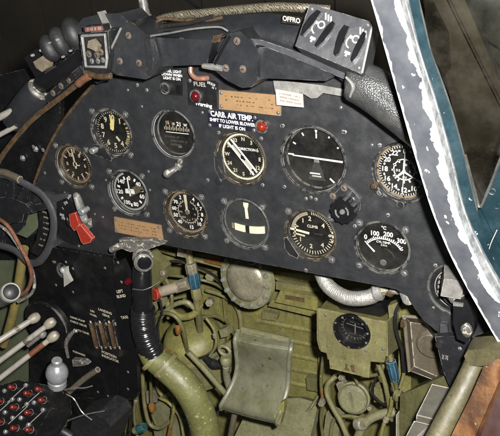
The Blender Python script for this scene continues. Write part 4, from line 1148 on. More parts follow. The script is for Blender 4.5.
b = MB(); b.tube([A(-6, 172, -0.10), A(4, 153, -0.095), A(30, 122, -0.088), (A(60, 98, -0.083)), A(78, 84, -0.081), A(90, 77, -0.082)], 0.0026, 'brass_worn', seg=10, flat=1.5)
tag(b.build('copper_strip'), 'brown copper strip curving down the left edge of the cockpit', 'strip')
b = MB(); b.tube([A(78, 84, -0.086), A(84, 79, -0.087), A(89, 76, -0.087)], 0.0055, 'copper', seg=10)
tag(b.build('copper_sleeve'), 'short shiny copper sleeve at the top of the copper strip', 'sleeve')
for (a_, c_, r, lab) in (((-8, 121), (14, 110), 0.0055, 'upper pale grey rod entering at the left edge'), ((-8, 139), (16, 126), 0.0040, 'lower thin pale grey rod entering at the left edge')):
    b = MB(); b.tube([A(*a_, -0.095), A(*c_, -0.085)], r, 'white_rod', seg=12, smooth=0)
    tag(b.build('pale_rod'), lab, 'rod', 'pale rods at the left edge')
b = MB(); b.slab([A(-20, 80, 0.02), A(60, 60, 0.02), A(60, 120, 0.02), A(36, 180, 0.02), A(36, 260, 0.02), A(-40, 260, 0.02)], (0, 0.01, 0), 'console_black', 0.002)
tag(b.build('cockpit_lining'), 'dark side lining left of the instrument panel', 'lining')
for i, (x, y) in enumerate(((23, 158), (36, 149))):
    b = MB(); b.lathe([(0, -0.005), (0.004, -0.004), (0.006, -0.001), (0.006, 0.0)], A(x, y, 0.018), 'steel', seg=6)
    tag(b.build('bolt_head'), ('bolt head on the dark side panel, farther from the instrument panel', 'bolt head on the dark side panel, at the edge of the instrument panel')[i], 'bolt', 'bolts on the dark side panel')
# worn panel edge trim
b = MB(); b.tube([A(x, y, -0.003) for x, y in ((31, 196), (36, 178), (47, 150), (60, 126), (76, 104), (92, 86))], 0.0026, 'brass_worn', seg=8)
tag(b.build('edge_trim'), 'thin worn brown trim along the left edge of the instrument panel', 'trim')

# ================================================================== LEFT SIDE
# left side wall of the cockpit
b = MB()
b.slab([A(-60, 180, 0.03), A(60, 180, 0.03), A(60, 480, 0.03), A(-60, 480, 0.03)], (0, 0.01, 0), 'green_grey', 0.002)
tag(b.build('side_wall'), 'pale green cockpit side wall at the far left', 'wall')
b = MB(); b.tube([A(24, 248, -0.045), A(20, 275, -0.045), A(14, 310, -0.05), A(4, 345, -0.05)], 0.0085, 'yellow_olive', seg=14)
tag(b.build('stringer_tube'), 'yellow olive tube upright behind the white ended knob', 'tube')
b = MB(); b.slab([A(22, 205, -0.02), A(40, 213, -0.02), A(40, 226, -0.02), A(27, 238, -0.02), A(12, 232, -0.02)], (0, 0.04, 0), 'green_grey', 0.003)
tag(b.build('green_block'), 'small green block seen inside the dark hand wheel', 'block')

# trim hand wheel
t = thing('hand_wheel', 'dark hand wheel cut off by the left edge, brown worn top', 'wheel', A(10, 215, -0.07))
Yw = -0.065
rim = [(-14, 176), (2, 174.5), (14, 178.5), (28, 185.5), (40, 193), (48, 203), (53, 216), (53.5, 230), (50.5, 243), (45, 255), (37, 262.5), (28, 262), (14, 250), (-4, 244), (-16, 240)]
b = MB(); b.tube([A(x, y, Yw) for x, y in rim], 0.0042, 'coil_grey', seg=12, flat=1.6); b.build('rim', t)
b = MB(); b.tube([A(x, y - 1, Yw - 0.003) for x, y in ((-10, 175), (2, 173), (13, 177), (20, 180.5))], 0.0062, 'tan_grey', seg=12); b.build('worn_cap', t)
b = MB(); b.slab([A(-14, 200, Yw), A(8, 196, Yw), (A(26, 204, Yw)), A(32, 212, Yw), A(24, 214, Yw), A(22, 222, Yw), A(8, 224, Yw), A(-14, 220, Yw)], (0, 0.012, 0), 'coil_grey', 0.003); b.mats[0] = 'black_paint'; b.build('hub', t)
b = MB(); b.slab([A(x, y, Yw + 0.014) for x, y in ((-14, 178), (10, 179), (28, 188), (42, 197), (47, 206), (36, 212), (26, 212), (24, 226), (14, 236), (20, 246), (12, 248), (-14, 242))], (0, 0.004, 0), 'black_paint', 0.001); b.build('web', t)
for pts in ([(4, 200), (9, 179), (14, 181), (14, 200)], [(16, 201), (24, 187), (29, 191), (26, 207)], [(22, 206), (44, 203), (46, 209), (28, 214)], [(-8, 222), (6, 222), (2, 246), (-8, 244)]):
    b = MB(); b.slab([A(x, y, Yw + 0.002) for x, y in pts], (0, 0.006, 0), 'black_paint', 0.0015); b.build('spoke', t)
t = thing('trim_scale', 'black curved scale with rows of white ticks beside the hand wheel', 'scale', A(45, 225, -0.03))
b = MB(); b.slab([A(x, y, -0.035) for x, y in ((36, 198), (44, 201), (50, 214), (51, 230), (46, 248), (38, 256), (30, 252), (36, 240), (39, 224))], (0, 0.01, 0), 'placard_black', 0.002); b.build('plate', t)
b = MB()
for k in range(9):
    x, y = [(41, 203), (43.5, 207.5), (45, 212.5), (46, 217.5), (46, 223), (45.5, 228.5), (44.5, 234), (42.5, 239.5), (40, 245)][k]
    b.scribble(A(x, y, -0.0355), 0.011, 0.0035, 'cream', 0.1, seed=90 + k)
b.build('markings', t)
b = MB(); b.slab([A(44, 192, -0.012), A(56, 195, -0.012), A(66, 193.5, -0.012), A(66, 198, -0.012), A(54, 203, -0.012), A(54, 240, -0.012), A(62, 243, -0.012), A(50, 249, -0.012), A(47, 240, -0.012), A(50, 215, -0.012)], (0, 0.006, 0), 'coil_grey', 0.0015)
tag(b.build('wheel_bracket'), 'grey bracket joining the hand wheel to the instrument panel', 'bracket')

# lower left console
t = thing('side_console', 'black lower left console face with white lettering', 'console', A(84, 400, -0.02))
b = MB(); b.pslab([(30, 244), (46, 246), (113, 258), (120, 290), (126, 330), (134, 385), (134.5, 396), (130, 400), (112, 401), (80, 404), (30, 410)], -0.012, 0.008, 'console_black', 0.0015); b.build('main_panel', t)
b = MB(); b.slab([A(111, 262, -0.010), A(122, 260, -0.016), A(136, 292, -0.02), A(136, 340, -0.02), A(138, 392, -0.02), A(136, 398, -0.018), A(120, 399, -0.018), A(118, 330, -0.018)], (0, 0.01, 0), 'gloss_black', 0.002); b.build('fold', t)
b = MB()
uxc = (A(120, 258) - A(60, 250)).normalized()
Yc = -0.0126
for s_, x_, y_ in (('HAND PUMP', 77.5, 319.3), ('CHECK VALVE', 78.2, 323.6), ('TO TANK', 83.5, 332.2), ('FORWARD', 79, 353.5)):
    b = MB(); b.text(s_, A(x_, y_, Yc), 0.0062, 'cream', 0.14, ux=uxc); b.build('lettering', t)
Yf = -0.0215
for s_, x_, y_ in (('LEFT', 119.8, 291.5), ('BLIND', 121.2, 296.3), ('TAXI', 124.5, 317.5)):
    b = MB(); b.text(s_, A(x_, y_, Yf), 0.0076, 'cream', -0.35); b.build('lettering', t)
for (x, y) in ((32, 305), (73, 292), (55, 262), (105, 268), (118, 262.5), (121.5, 282), (128, 372), (128, 389), (36, 402), (108, 396), (66, 262), (98, 392)): screw(t, A(x, y, -0.0125 if x < 112 else -0.0205), SCREW_S)
b = MB(); b.lathe([(0, -0.009), (0.004, -0.008), (0.006, -0.002), (0.006, 0)], A(129, 281, -0.018), 'red_lens', seg=20); b.build('red_lamp', t)

# landing gear position indicator
t = thing('gear_indicator', 'black indicator block lettered LANDING GEAR over three brassy slots', 'indicator', A(105, 335, -0.012))
b = MB(); b.pslab([(89, 307), (113.5, 309), (121, 357), (99, 355.5), (95, 345)], -0.0165, 0.005, 'placard_black', 0.0012); b.build('plate', t)
Yg = -0.0170
for s_, x_, y_, z_ in (('UN', 92.3, 311.3, 0.0062), ('WHEEL', 93.3, 315.3, 0.0050), ('LANDING', 105, 311.5, 0.0068), ('GEAR', 106, 315.6, 0.0066), ('POSITION', 109, 354.6, 0.0076), ('INDICATOR', 110.2, 358.6, 0.0072)):
    b = MB(); b.text(s_, A(x_, y_, Yg), z_, 'cream', 0.11); b.build('lettering', t)
b = MB(); b.pslab([(100, 351.5), (121, 354), (122, 361), (101, 359)], -0.0168, 0.002, 'placard_black'); b.build('label_strip', t)
for i in range(3):
    x0, x1 = 90.8 + i * 9.2, 96.5 + i * 9.0
    b = MB(); b.tube([A(x0, 323, -0.021), A((x0 + x1) / 2, 334, -0.023), A(x1, 346, -0.021)], 0.0052, 'brass_worn', seg=12, flat=0.7)
    b.rect(A(x0 - 0.2, 322, -0.0262), 0.004, 0.005, 'cream'); b.build('slot_bar', t)
    b = MB(); b.tube([A(x0 + 4.2, 320, -0.018), A((x0 + x1) / 2 + 4.2, 334, -0.018), A(x1 + 4.2, 346, -0.018)], 0.0028, 'bezel_black', seg=10, flat=0.5)
    b.text('E' if i else 'U', A(x0 + 6.2, 324.0, -0.0215), 0.008, 'cream'); b.text('E', A(x1 + 5.2, 348.0, -0.0215), 0.008, 'cream'); b.build('slot_frame', t)
    b = MB(); b.sphere(A(x1 + 0.3, 347.5, -0.022), 0.0038, 'brass_worn', 12); b.build('slot_end', t)

# small toggle
t = thing('rotary_toggle', 'pale flared toggle lever on black ring, below the red handle', 'switch', A(64, 272, -0.012))
c = A(63.5, 270, -0.0125)
b = MB(); b.lathe([(0.0145, 0), (0.0155, -0.003), (0.0140, -0.0045), (0.0115, -0.004), (0.0105, -0.001), (0, -0.001)], c, 'bezel_worn', seg=36, sx=0.85); b.build('ring', t)
b = MB(); b.pslab([(61.5, 268), (66, 267.5), (66.5, 273), (71, 282), (64, 287), (63.5, 276)], -0.025, 0.007, 'white_enamel', 0.0018); b.sphere(A(63.3, 270, -0.022), 0.0062, 'white_enamel', 14); b.build('lever', t)
for p in ((53.5, 262), (73, 268.5), (56, 285)): screw(t, A(*p, -0.013), SCREW_S)

# twin pipes from the wheel and the white ended knob
b = MB(); b.tube([A(-6, 216, -0.085), A(8, 226, -0.085), A(20, 246, -0.082), A(29, 264, -0.08), A(31.5, 278, -0.08), A(27, 290, -0.085), A(17, 297, -0.09)], 0.0034, 'copper', seg=10)
tag(b.build('copper_pipe'), 'bright copper pipe curving down from the left edge to the white ended knob', 'pipe')
b = MB(); b.tube([A(-6, 222, -0.078), A(8, 232, -0.078), A(22, 252, -0.076), A(32, 270, -0.075), A(34.5, 285, -0.075), A(30, 295, -0.08), A(18, 302, -0.09)], 0.0028, 'worn_grey', seg=10)
tag(b.build('grey_pipe'), 'dull grey pipe running outside the copper pipe', 'pipe')
t = thing('white_knob', 'white ringed round knob with black centre at the left edge', 'knob', A(8, 296, -0.11))
c = A(11, 292, -0.115); ax = (A(-14, 310, -0.03) - c).normalized(); k = K(11, 292, -0.115)
b = MB(); b.lathe([(7.9 * k, -0.001), (9.0 * k, -0.002), (9.9 * k, 0.001), (10.3 * k, 0.010), (9.4 * k, 0.02), (8.6 * k, 0.09)], c, 'white_enamel', axis=ax, seg=36); b.build('body', t)
b = MB(); b.lathe([(0, -0.0065), (4 * k, -0.006), (7.2 * k, -0.003), (8.1 * k, 0.001)], c, 'rubber', axis=ax, seg=28); b.build('centre_cap', t)

# throttle quadrant: three rods with pale knobs
quad = MB(); quad.lathe([(0, -0.006), (0.050, -0.006), (0.053, -0.003), (0.053, 0.006)], A(48, 325, -0.03), 'console_black', seg=48)
quad.ring(A(48, 325, -0.0365), 0.044, 0.0455, 'text_grey', 0.4, 1.7)
tag(quad.build('quadrant_plate'), 'round black plate behind the three pale control rods', 'plate')
for i, (kx, ky, ex, ey, r, lab, mid) in enumerate(((34.5, 318, -14, 349, 3.0, 'uppermost of the three pale control rods with round knobs', False), (50.5, 323, -14, 371, 2.8, 'middle one of the three pale control rods with round knobs', False),
                                                   (53.5, 336.5, -14, 389, 2.8, 'lowest of the three pale control rods, partly rusty red', True))):
    Y0, Y1 = -0.105 - 0.01 * i, -0.19 - 0.01 * i
    t = thing('control_rod', lab, 'lever', A(kx, ky, Y0), 'pale control rods of the throttle quadrant')
    p0, p1 = A(kx, ky, Y0), A(ex, ey, Y1); ax = (p1 - p0).normalized(); k = K(kx, ky, Y0)
    b = MB(); b.lathe([(0, -5.5 * k), (3.2 * k, -5.2 * k), (4.7 * k, -3 * k), (5.2 * k, 0), (4.8 * k, 2.8 * k), (4.2 * k, 4.6 * k), (3.6 * k, 6 * k), (0, 6 * k)], p0, 'rod_knob', axis=ax, seg=28); b.build('knob', t)
    b = MB(); L_ = (p1 - p0).length; b.lathe([(2.7 * k, 5 * k), (r * k, 9 * k), (r * k, L_), (0, L_)], p0, 'white_rod', axis=ax, seg=18); rod_ = b.build('rod', t)
    if mid:
        b = MB(); b.lathe([(r * k * 1.05, 12 * k), (r * k * 1.06, 30 * k)], p0, 'rust_rod', axis=ax, seg=18); b.build('rust_sleeve', rod_)
    else:
        b = MB(); b.lathe([(r * k * 1.07, 0.33 * L_), (r * k * 1.2, 0.34 * L_), (r * k * 1.2, 0.40 * L_), (r * k * 1.05, 0.41 * L_)], p0, 'tan_grey', axis=ax, seg=18); b.build('collar', rod_)
b = MB(); b.sphere(A(42, 334, -0.07), 0.0085, 'grey_lever', 16); b.tube([A(42, 334, -0.07), A(28, 345, -0.08)], 0.005, 'grey_lever', seg=10, smooth=0)
tag(b.build('short_rod'), 'short dull grey knobbed rod hidden between the pale rods', 'lever')

# hinged lever on the console
t = thing('pump_lever', 'thin worn metal lever and clip on the console, right of the pale rods', 'lever', A(70, 345, -0.03))
b = MB(); b.tube([A(75, 330, -0.03), A(69, 337, -0.034), A(66, 345, -0.034), A(68, 357, -0.03)], [0.0028, 0.0045, 0.0035, 0.003], 'worn_grey', seg=10); b.sphere(A(76, 331, -0.03), 0.004, 'steel', 12); b.build('lever', t)
b = MB(); b.slab([A(72, 360, -0.03), A(84, 361, -0.03), A(88, 364.5, -0.03), A(82, 366, -0.03), (A(73, 366.5, -0.03))], (0, 0.01, 0), 'worn_grey', 0.0015); b.build('clip', t)

# silver topped lever
t = thing('silver_lever', 'upright lever with smooth silver bulb on a black post', 'lever', A(56, 432, -0.14))
Yk = -0.14; k = K(57, 372, Yk); upv = (A(57, 355, Yk) - A(57.6, 400, Yk)).normalized()
c = A(57, 373, Yk)
b = MB(); b.lathe([(0, 18 * k), (4.4 * k, 17.6 * k), (5.3 * k, 16.5 * k), (5.4 * k, 11.5 * k), (7 * k, 9.8 * k), (9.6 * k, 6.5 * k), (11.2 * k, 1.5 * k), (11.2 * k, -2 * k), (9.9 * k, -6.5 * k), (8.8 * k, -8.6 * k), (9.5 * k, -9.6 * k), (9.6 * k, -16 * k), (8.6 * k, -17.5 * k), (0, -17.5 * k)], c, 'silver_knob', axis=upv, seg=40); b.build('bulb', t)
b = MB(); b.lathe([(7.2 * k, -17 * k), (7.2 * k, -60 * k), (7.6 * k, -64 * k), (0, -64 * k)], c, 'gloss_black', axis=upv, seg=28); b.build('post', t)
b = MB(); b.lathe([(7.6 * k, -53 * k), (9 * k, -54 * k), (9.2 * k, -60 * k), (7.6 * k, -61 * k)], c, 'steel', axis=upv, seg=28); b.build('collar', t)
b = MB(); b.tube([A(65, 392, -0.12), A(66, 410, -0.12), A(65, 425, -0.12)], 0.0040, 'brass_worn', seg=10)
tag(b.build('brass_rod'), 'dull brass rod beside the black post of the silver lever', 'rod')
wires = [([(62, 391), (72, 388), (84, 388), (92, 386)], 'thin wire leaving the silver lever to the right'), ([(66, 394), (74, 399), (82, 412), (92, 420)], 'thin wire drooping from the silver lever to the black box'), ([(60, 425), (72, 419), (88, 414), (104, 411)], 'thin wire crossing in front of the black box')]
for pts, lab in wires:
    b = MB(); b.tube([A(x, y, -0.13) for x, y in pts], 0.0011, 'wire_silver', seg=6); tag(b.build('thin_wire'), lab, 'wire', 'thin wires at the lower left')
b = MB(); b.tube([A(68, 393, -0.06), A(84, 379, -0.05), A(98, 369.5, -0.045)], 0.0055, 'tan_grey', seg=10)
tag(b.build('link_rod'), 'grey brown link rod sloping up over the console foot', 'rod')
b = MB(); b.slab([A(20, 398, -0.012), A(112, 398, -0.012), A(118, 470, -0.012), A(10, 470, -0.012)], (0, 0.03, 0), 'console_black', 0.003)
tag(b.build('console_foot'), 'plain black foot of the console behind the silver lever', 'console foot')
b = MB(); b.slab([A(72, 421, -0.13), A(95, 415, -0.13), (A(106, 420, -0.13)), A(110, 428, -0.13), A(104, 452, -0.13), A(66, 452, -0.13)], (0, 0.06, 0), 'rubber', 0.005, 3)
tag(b.build('black_box'), 'small black rubbery box at the bottom edge', 'box')
b = MB(); b.tube([A(30, 446, -0.16), A(42, 434, -0.165), A(58, 430, -0.165), A(72, 437, -0.16)], 0.0075, 'rubber', seg=14)
tag(b.build('rubber_boot'), 'black rubber ring at the foot of the silver lever', 'boot')

# switch box with red toggles
t = thing('switch_box', 'sloping black switch box with rows of red buttons at the lower left', 'switch box', A(18, 430, -0.2))
q4 = [A(-34, 398, -0.185), A(21, 377, -0.150), A(53, 388, -0.150), A(20, 452, -0.235)]
nb = (q4[1] - q4[0]).cross(q4[3] - q4[0]).normalized()
if nb.dot(CAM - q4[0]) < 0: nb = -nb
def onb(px, py, h=0.0):
    d_ = RIGHT * (px - W0 / 2) + DOWN * (py - H0 / 2) + FWD * F
    return CAM + d_ * ((q4[0] - CAM).dot(nb) / d_.dot(nb)) + nb * h
b = MB(); b.slab([onb(*p) for p in ((-40, 398), (18, 380), (46, 385), (50, 390), (51, 408), (26, 452), (-40, 452))], -nb * 0.05, 'console_black', 0.003, 2); b.build('case', t)
for (x, y) in ((15, 387.5), (30.5, 393.7), (2.4, 401.5), (17, 407.6), (31.5, 413), (45, 400.5), (3, 422), (17.5, 428.5), (-12, 409), (32, 430), (42, 389.5), (8, 441), (24, 443)):
    b = MB();     b.tube([onb(x, y, 0.001), onb(x - 0.5, y + 0.3, 0.006), onb(x - 1, y + 0.6, 0.009)], [0.0030, 0.0038, 0.0046], 'red_button', seg=14)
    b.sphere(onb(x - 1, y + 0.6, 0.009), 0.0048, 'red_button', 14); rb_ = b.build('red_button', t)
    b = MB(); b.lathe([(0.0062, 0), (0.0062, 0.0025), (0.0046, 0.0028)], onb(x, y), 'bezel_black', axis=nb, seg=18); b.build('collar', rb_)
for (x, y) in ((26.4, 385.4), (12.8, 399.6), (20, 399.7), (27.3, 404.4), (34.5, 402.8), (13, 418), (21.5, 418), (43.5, 410), (5.5, 412.5), (5, 391), (6, 432), (29, 425)):
    b = MB(); b.lathe([(0.0040, 0), (0.0040, 0.003), (0.0028, 0.0042), (0, 0.0045)], onb(x, y), 'steel', axis=nb, seg=6); b.build('nut', t)
b = MB()
for (x0, y0, x1, y1) in ((8, 402.5, 26, 386), (23, 408, 42, 391), (9, 424, 28, 406.5), (24, 429.5, 44, 411), (-4, 415, 12, 400.5)):
    b.tube([onb(x0, y0, 0.0012), onb(x1, y1, 0.0012)], 0.0008, 'text_grey', seg=6, smooth=0)
b.build('divider_lines', t)

# ================================================================== CRANK, HOSE AND BIG PIPE
t = thing('crank_handle', 'worn grey crank under the lower wooden plate', 'crank', A(140, 262, -0.02))
b = MB(); b.slab([A(119, 240, -0.018), A(150, 240, -0.018), A(164, 244, -0.014), A(146, 250, -0.018), A(130, 252, -0.020), A(120, 248, -0.020)], (0, 0.012, 0), 'worn_grey', 0.003)
b.tube([A(112, 249.5, -0.028), A(118, 246.5, -0.026), A(126, 244, -0.02)], [0.0055, 0.0062, 0.006], 'worn_grey', seg=14); b.sphere(A(112, 249.5, -0.028), 0.0056, 'worn_grey'); b.build('arm', t)
b = MB(); k = K(140, 260, -0.03); c = A(143.5, 263, -0.036); ax = Vector((0.62, -0.75, 0.05)).normalized()
b.lathe([(0, 0.004), (7.0 * k, 0.0036), (9.4 * k, 0.001), (9.8 * k, -0.002), (9.2 * k, -0.012), (8.4 * k, -0.02), (10.2 * k, -0.022), (10.2 * k, -0.03), (0, -0.03)], c, 'worn_grey', axis=ax, seg=36); b.build('drum', t)
b = MB(); b.lathe([(0, 0.0052), (5.2 * k, 0.0050), (7.0 * k, 0.0038)], c + Vector((0.002, 0, 0.002)), 'gloss_black', axis=ax, seg=24); b.build('drum_hollow', t)
t = thing('flexible_hose', 'black ribbed hose with glossy sleeve, joining the big olive pipe', 'hose', A(148, 350, -0.02))
b = MB(); b.tube([A(142, 266, -0.012), A(142, 284, -0.022), A(142.5, 302, -0.026), A(143, 312, -0.027)], [0.0155, 0.017, 0.0172, 0.017], 'gloss_black', seg=28); b.build('sleeve', t)
pth = catmull([A(143, 308, -0.027), A(143, 322, -0.028), A(146, 338, -0.026), A(153, 353, -0.022)], 26)
rr = [0.0205 + 0.0006 * math.sin(i * 1.9) for i in range(len(pth))]
b = MB(); b.tube(pth, rr, 'hose_black', seg=28, smooth=0); b.build('ribbed_section', t)
b = MB(); b.tube([A(133, 289, -0.045), A(143, 290, -0.048), A(152, 286.5, -0.040), A(160, 281, -0.02)], 0.0007, 'wire_silver', seg=6); b.build('tie_wire', t)
b = MB(); b.tube([A(148, 349, -0.024), A(155, 359, -0.022), A(168, 369, -0.020), A(184, 384, -0.018), A(197, 405, -0.016), A(205, 430, -0.012), A(208, 460, -0.01)], [0.0195, 0.0225, 0.0245, 0.0255, 0.0260, 0.0265, 0.027], 'olive_scratched', seg=28)
tag(b.build('air_pipe'), 'thick scratched olive pipe sweeping down from the ribbed hose', 'pipe')
for i, (x0, y0, x1, y1, lab) in enumerate(((158, 351, 148, 367, 'upper olive clamp ring where the ribbed hose meets the pipe'), (171, 357, 160, 373, 'second olive clamp ring on the thick pipe'))):
    c = A((x0 + x1) / 2, (y0 + y1) / 2, -0.022); ax = (A(175, 376, -0.02) - A(150, 352, -0.024)).normalized()
    b = MB(); b.lathe([(0.0218 + i * 0.002, -0.004), (0.0248 + i * 0.002, -0.0035), (0.0254 + i * 0.002, 0), (0.0248 + i * 0.002, 0.0035), (0.0218 + i * 0.002, 0.004)], c, 'olive_light', axis=ax, seg=36)
    tag(b.build('clamp_ring'), lab, 'clamp', 'clamp rings on the thick pipe')
b = MB(); b.pslab([(126.5, 318), (131, 318), (134, 338), (129, 340)], -0.005, 0.012, 'tape_orange', 0.002)
tag(b.build('orange_tag'), 'small orange piece beside the ribbed hose', 'tag')

# ================================================================== BEHIND: BULKHEAD EQUIPMENT
def P(*l): return [A(x, y, Y) for x, y, Y in l]
# domed access cover
t = thing('domed_cover', 'round dented metal cover with bolted rim below the turn indicator', 'cover', A(246, 283, 0.2))
Yd = 0.19; k = K(246, 281, Yd); c = A(246.5, 279.5, Yd); ax = Vector((0.10, 1, -0.12)).normalized()
b = MB(); b.lathe([(0, -0.0135), (5 * k, -0.0130), (10 * k, -0.0135), (17 * k, -0.0125), (21 * k, -0.008), (23 * k, -0.004), (23.6 * k, -0.002)], c, 'dome_metal', axis=ax, seg=56); b.build('dome', t)
b = MB(); b.lathe([(22.5 * k, -0.006), (30.5 * k, -0.004), (31.3 * k, -0.001), (31.3 * k, 0.008), (0, 0.008)], c, 'olive_grey', axis=ax, seg=56)
fl_ = b.build('flange', t)
side = ax.cross(Vector((0, 0, 1))).normalized(); upd = side.cross(ax)
for j in range(15):
    a = 2 * PI * j / 15; p = c + (side * math.cos(a) + upd * math.sin(a)) * 27 * k - ax * 0.004
    b = MB(); b.lathe([(2.7 * k, 0), (2.7 * k, -0.004), (2.0 * k, -0.0065), (0, -0.007)], p, 'alu', axis=ax, seg=8); b.build('bolt', fl_)
b = MB(); b.sphere(A(251.5, 261.5, 0.15), 0.007, 'blue_fitting', 14, (1.3, 1, 0.8)); tag(b.build('blue_plug'), 'small dark blue plug at the top of the domed cover', 'plug')

# fittings at upper left of the bulkhead
t = thing('pipe_tee', 'olive pipe tee with bright blue centre nut', 'pipe fitting', A(193, 290, 0.15))
b = MB(); b.tube(P((188, 246, 0.16), (190, 262, 0.155), (193, 270, 0.15)), 0.0075, 'olive_light', seg=16); b.tube(P((196, 296, 0.15), (198, 312, 0.16), (200, 330, 0.19), (203, 350, 0.22)), 0.0068, 'olive_light', seg=16); b.build('pipe', t)
b = MB(); b.lathe([(0.0105, -0.016), (0.0125, -0.012), (0.0125, 0.010), (0.0105, 0.016)], A(194, 280, 0.148), 'blue_fitting', axis=A(188, 250, .15) - A(197, 300, .15), seg=8)
b.build('blue_nut', t)
b = MB(); b.lathe([(0, 0.012), (0.010, 0.012), (0.0115, 0.008), (0.0115, -0.008), (0.010, -0.012), (0, -0.012)], A(191.5, 269, 0.150), 'dome_metal', axis=A(188, 250, .15) - A(197, 300, .15), seg=8); b.build('grey_nut', t)
b = MB(); b.lathe([(0, 0.012), (0.009, 0.012), (0.0105, 0.008), (0.0105, -0.008), (0.009, -0.012), (0, -0.012)], A(196.5, 293, 0.15), 'olive_light', axis=A(188, 250, .15) - A(197, 300, .15), seg=8); b.build('olive_nut', t)
t = thing('short_hose', 'dusty pinkish hose ending in red, left of the blue nut', 'hose', A(172, 288, 0.13))
b = MB(); b.tube(P((158, 293, 0.12), (168, 289.5, 0.125), (180, 286, 0.135)), [0.0095, 0.0105, 0.0105], 'hose_pink', seg=20, smooth=3); b.build('hose', t)
b = MB(); b.tube(P((176, 287.2, 0.134), (183, 285, 0.137), (189, 283, 0.14)), 0.0125, 'dome_metal', seg=8, smooth=0); b.build('coupling', t)
b = MB(); b.tube(P((154, 294.5, 0.11), (158.5, 293, 0.12)), 0.0118, 'red_paint', seg=20, smooth=0); b.build('red_end', t)

# sheets and beams near the top of the bulkhead
b = MB(); b.slab(P((150, 246, 0.24), (200, 250, 0.24), (240, 262, 0.24), (244, 274, 0.24), (200, 262, 0.24), (150, 262, 0.24)), (0, 0.03, 0), 'olive', 0.004)
tag(b.build('upper_beam'), 'olive beam just under the panel edge behind the blue nut', 'beam')
b = MB(); b.tube(P((206, 258.5, 0.20), (222, 262, 0.20)), 0.0085, 'tape_orange', seg=14, smooth=0); b.tube(P((196, 256.5, 0.203), (245, 267, 0.203)), 0.0070, 'olive_light', seg=14, smooth=0)
tag(b.build('taped_pipe'), 'olive pipe with orange tape, left of the domed cover', 'pipe')
b = MB(); b.slab(P((134, 258, 0.10), (150, 252, 0.10), (165, 268, 0.10), (164, 280, 0.10), (150, 292, 0.10), (136, 300, 0.10)), (0, 0.02, 0), 'olive_dark', 0.004)
tag(b.build('gusset'), 'dark olive gusset behind the crank', 'gusset')
for j, (x, y, lab) in enumerate(((167, 275.5, 'pale bolt on a dark olive gusset behind the crank'),)):
    b = MB(); b.lathe([(0.006, 0), (0.006, -0.006), (0.004, -0.008), (0, -0.008)], A(164, 272, 0.098), 'dome_metal', seg=8); tag(b.build('bolt_head'), lab, 'bolt')
# long curved ridge and plate behind tank
b = MB(); b.tube(P((206, 290, 0.30), (224, 296, 0.30), (236, 306, 0.30), (241, 322, 0.30), (240, 345, 0.30)), 0.005, 'olive_light', seg=10)
tag(b.build('curved_rib'), 'raised curved olive rib on the bulkhead below the domed cover', 'rib')
b = MB(); b.tube(P((152, 274, 0.22), (178, 276, 0.22), (210, 282, 0.24), (228, 292, 0.28)), 0.0032, 'olive_dark', seg=8)
tag(b.build('control_cable'), 'dark olive cable passing behind the blue nut', 'cable')

# stacked tray to the right of the dome
t = thing('slatted_tray', 'olive stepped tray of three ledges right of the domed cover', 'tray', A(297, 290, 0.26))
for i, (pts, Y, mt) in enumerate((([(270, 271), (322, 276), (322, 287), (276, 280)], 0.27, 'olive'), ([(276, 282), (320, 289), (320, 296), (276, 289.5)], 0.25, 'olive_light'), ([(280, 291), (318, 297), (317, 311), (275, 302)], 0.235, 'olive'))):
    b = MB(); b.pslab(pts, Y, 0.03, mt, 0.004); b.build('ledge', t)
b = MB(); b.pslab([(285, 295), (304, 298.5), (304, 302.5), (285, 299)], 0.2335, 0.004, 'rust_stain', 0.001); b.build('slot', t)
b = MB(); b.slab(P((272, 300, 0.262), (318, 310, 0.262), (318, 318, 0.262), (268, 306, 0.262)), (0, 0.05, 0), 'olive', 0.004); b.build('lip', t)

# panelled sheet centre right with pressed ribs
t = thing('ribbed_sheet', 'olive sheet with pressed horizontal ribs in the middle', 'sheet', A(290, 370, 0.3))
b = MB(); b.pslab([(222, 296), (318, 314), (322, 400), (232, 390)], 0.318, 0.006, 'olive', 0.002); b.build('sheet', t)
for i in range(5):
    y = 322 + i * 14
    b = MB(); b.tube(P((258, y - 2, 0.320), (290, y + 4, 0.320), (319, y + 10, 0.320)), 0.0062, 'olive', seg=10, smooth=2); b.build('rib', t)

# oil tank
t = thing('oil_tank', 'olive domed tank partly hidden behind curved thin pipes', 'tank', A(190, 345, 0.2))
k = K(190, 335, 0.2); c = A(191, 337, 0.20); ax = Vector((-0.10, -0.30, 0.95)).normalized()
b = MB(); b.lathe([(0, 0.030), (14 * k, 0.027), (24 * k, 0.018), (29 * k, 0.004), (30.5 * k, -0.004), (30.5 * k, -0.016)], c, 'olive', axis=ax, seg=56); b.build('dome', t)
b = MB(); b.lathe([(30.5 * k, -0.014), (33 * k, -0.015), (33.5 * k, -0.02), (33 * k, -0.026), (30 * k, -0.027), (30 * k, -0.10), (0, -0.10)], c, 'olive_light', axis=ax, seg=56); b.build('body', t)
def loose_pipe(nm, pts, r, mt, lab, cat='pipe', seg=12, tape=None):
    t = thing(nm, lab, cat, A(*pts[len(pts) // 2]), 'thin pipes on the bulkhead')
    b = MB(); b.tube(P(*pts), r, mt, seg=seg); b.build('tube', t)
    if tape:
        for tp in tape:
            i = tp; p, q = A(*pts[i]), A(*pts[i + 1]); b = MB(); b.tube([p.lerp(q, 0.3), p.lerp(q, 0.8)], r * 1.12, 'tape_orange', seg=seg, smooth=0); b.build('tape_band', t)
    return t
loose_pipe('bent_pipe', [(152, 352, 0.13), (151, 330, 0.125), (155, 318, 0.12), (165, 313, 0.12), (176, 317, 0.12), (183, 329, 0.125), (186, 344, 0.14), (188, 358, 0.17)], 0.0042, 'olive_dark', 'arched olive pipe with orange tape in front of the tank', tape=[5])
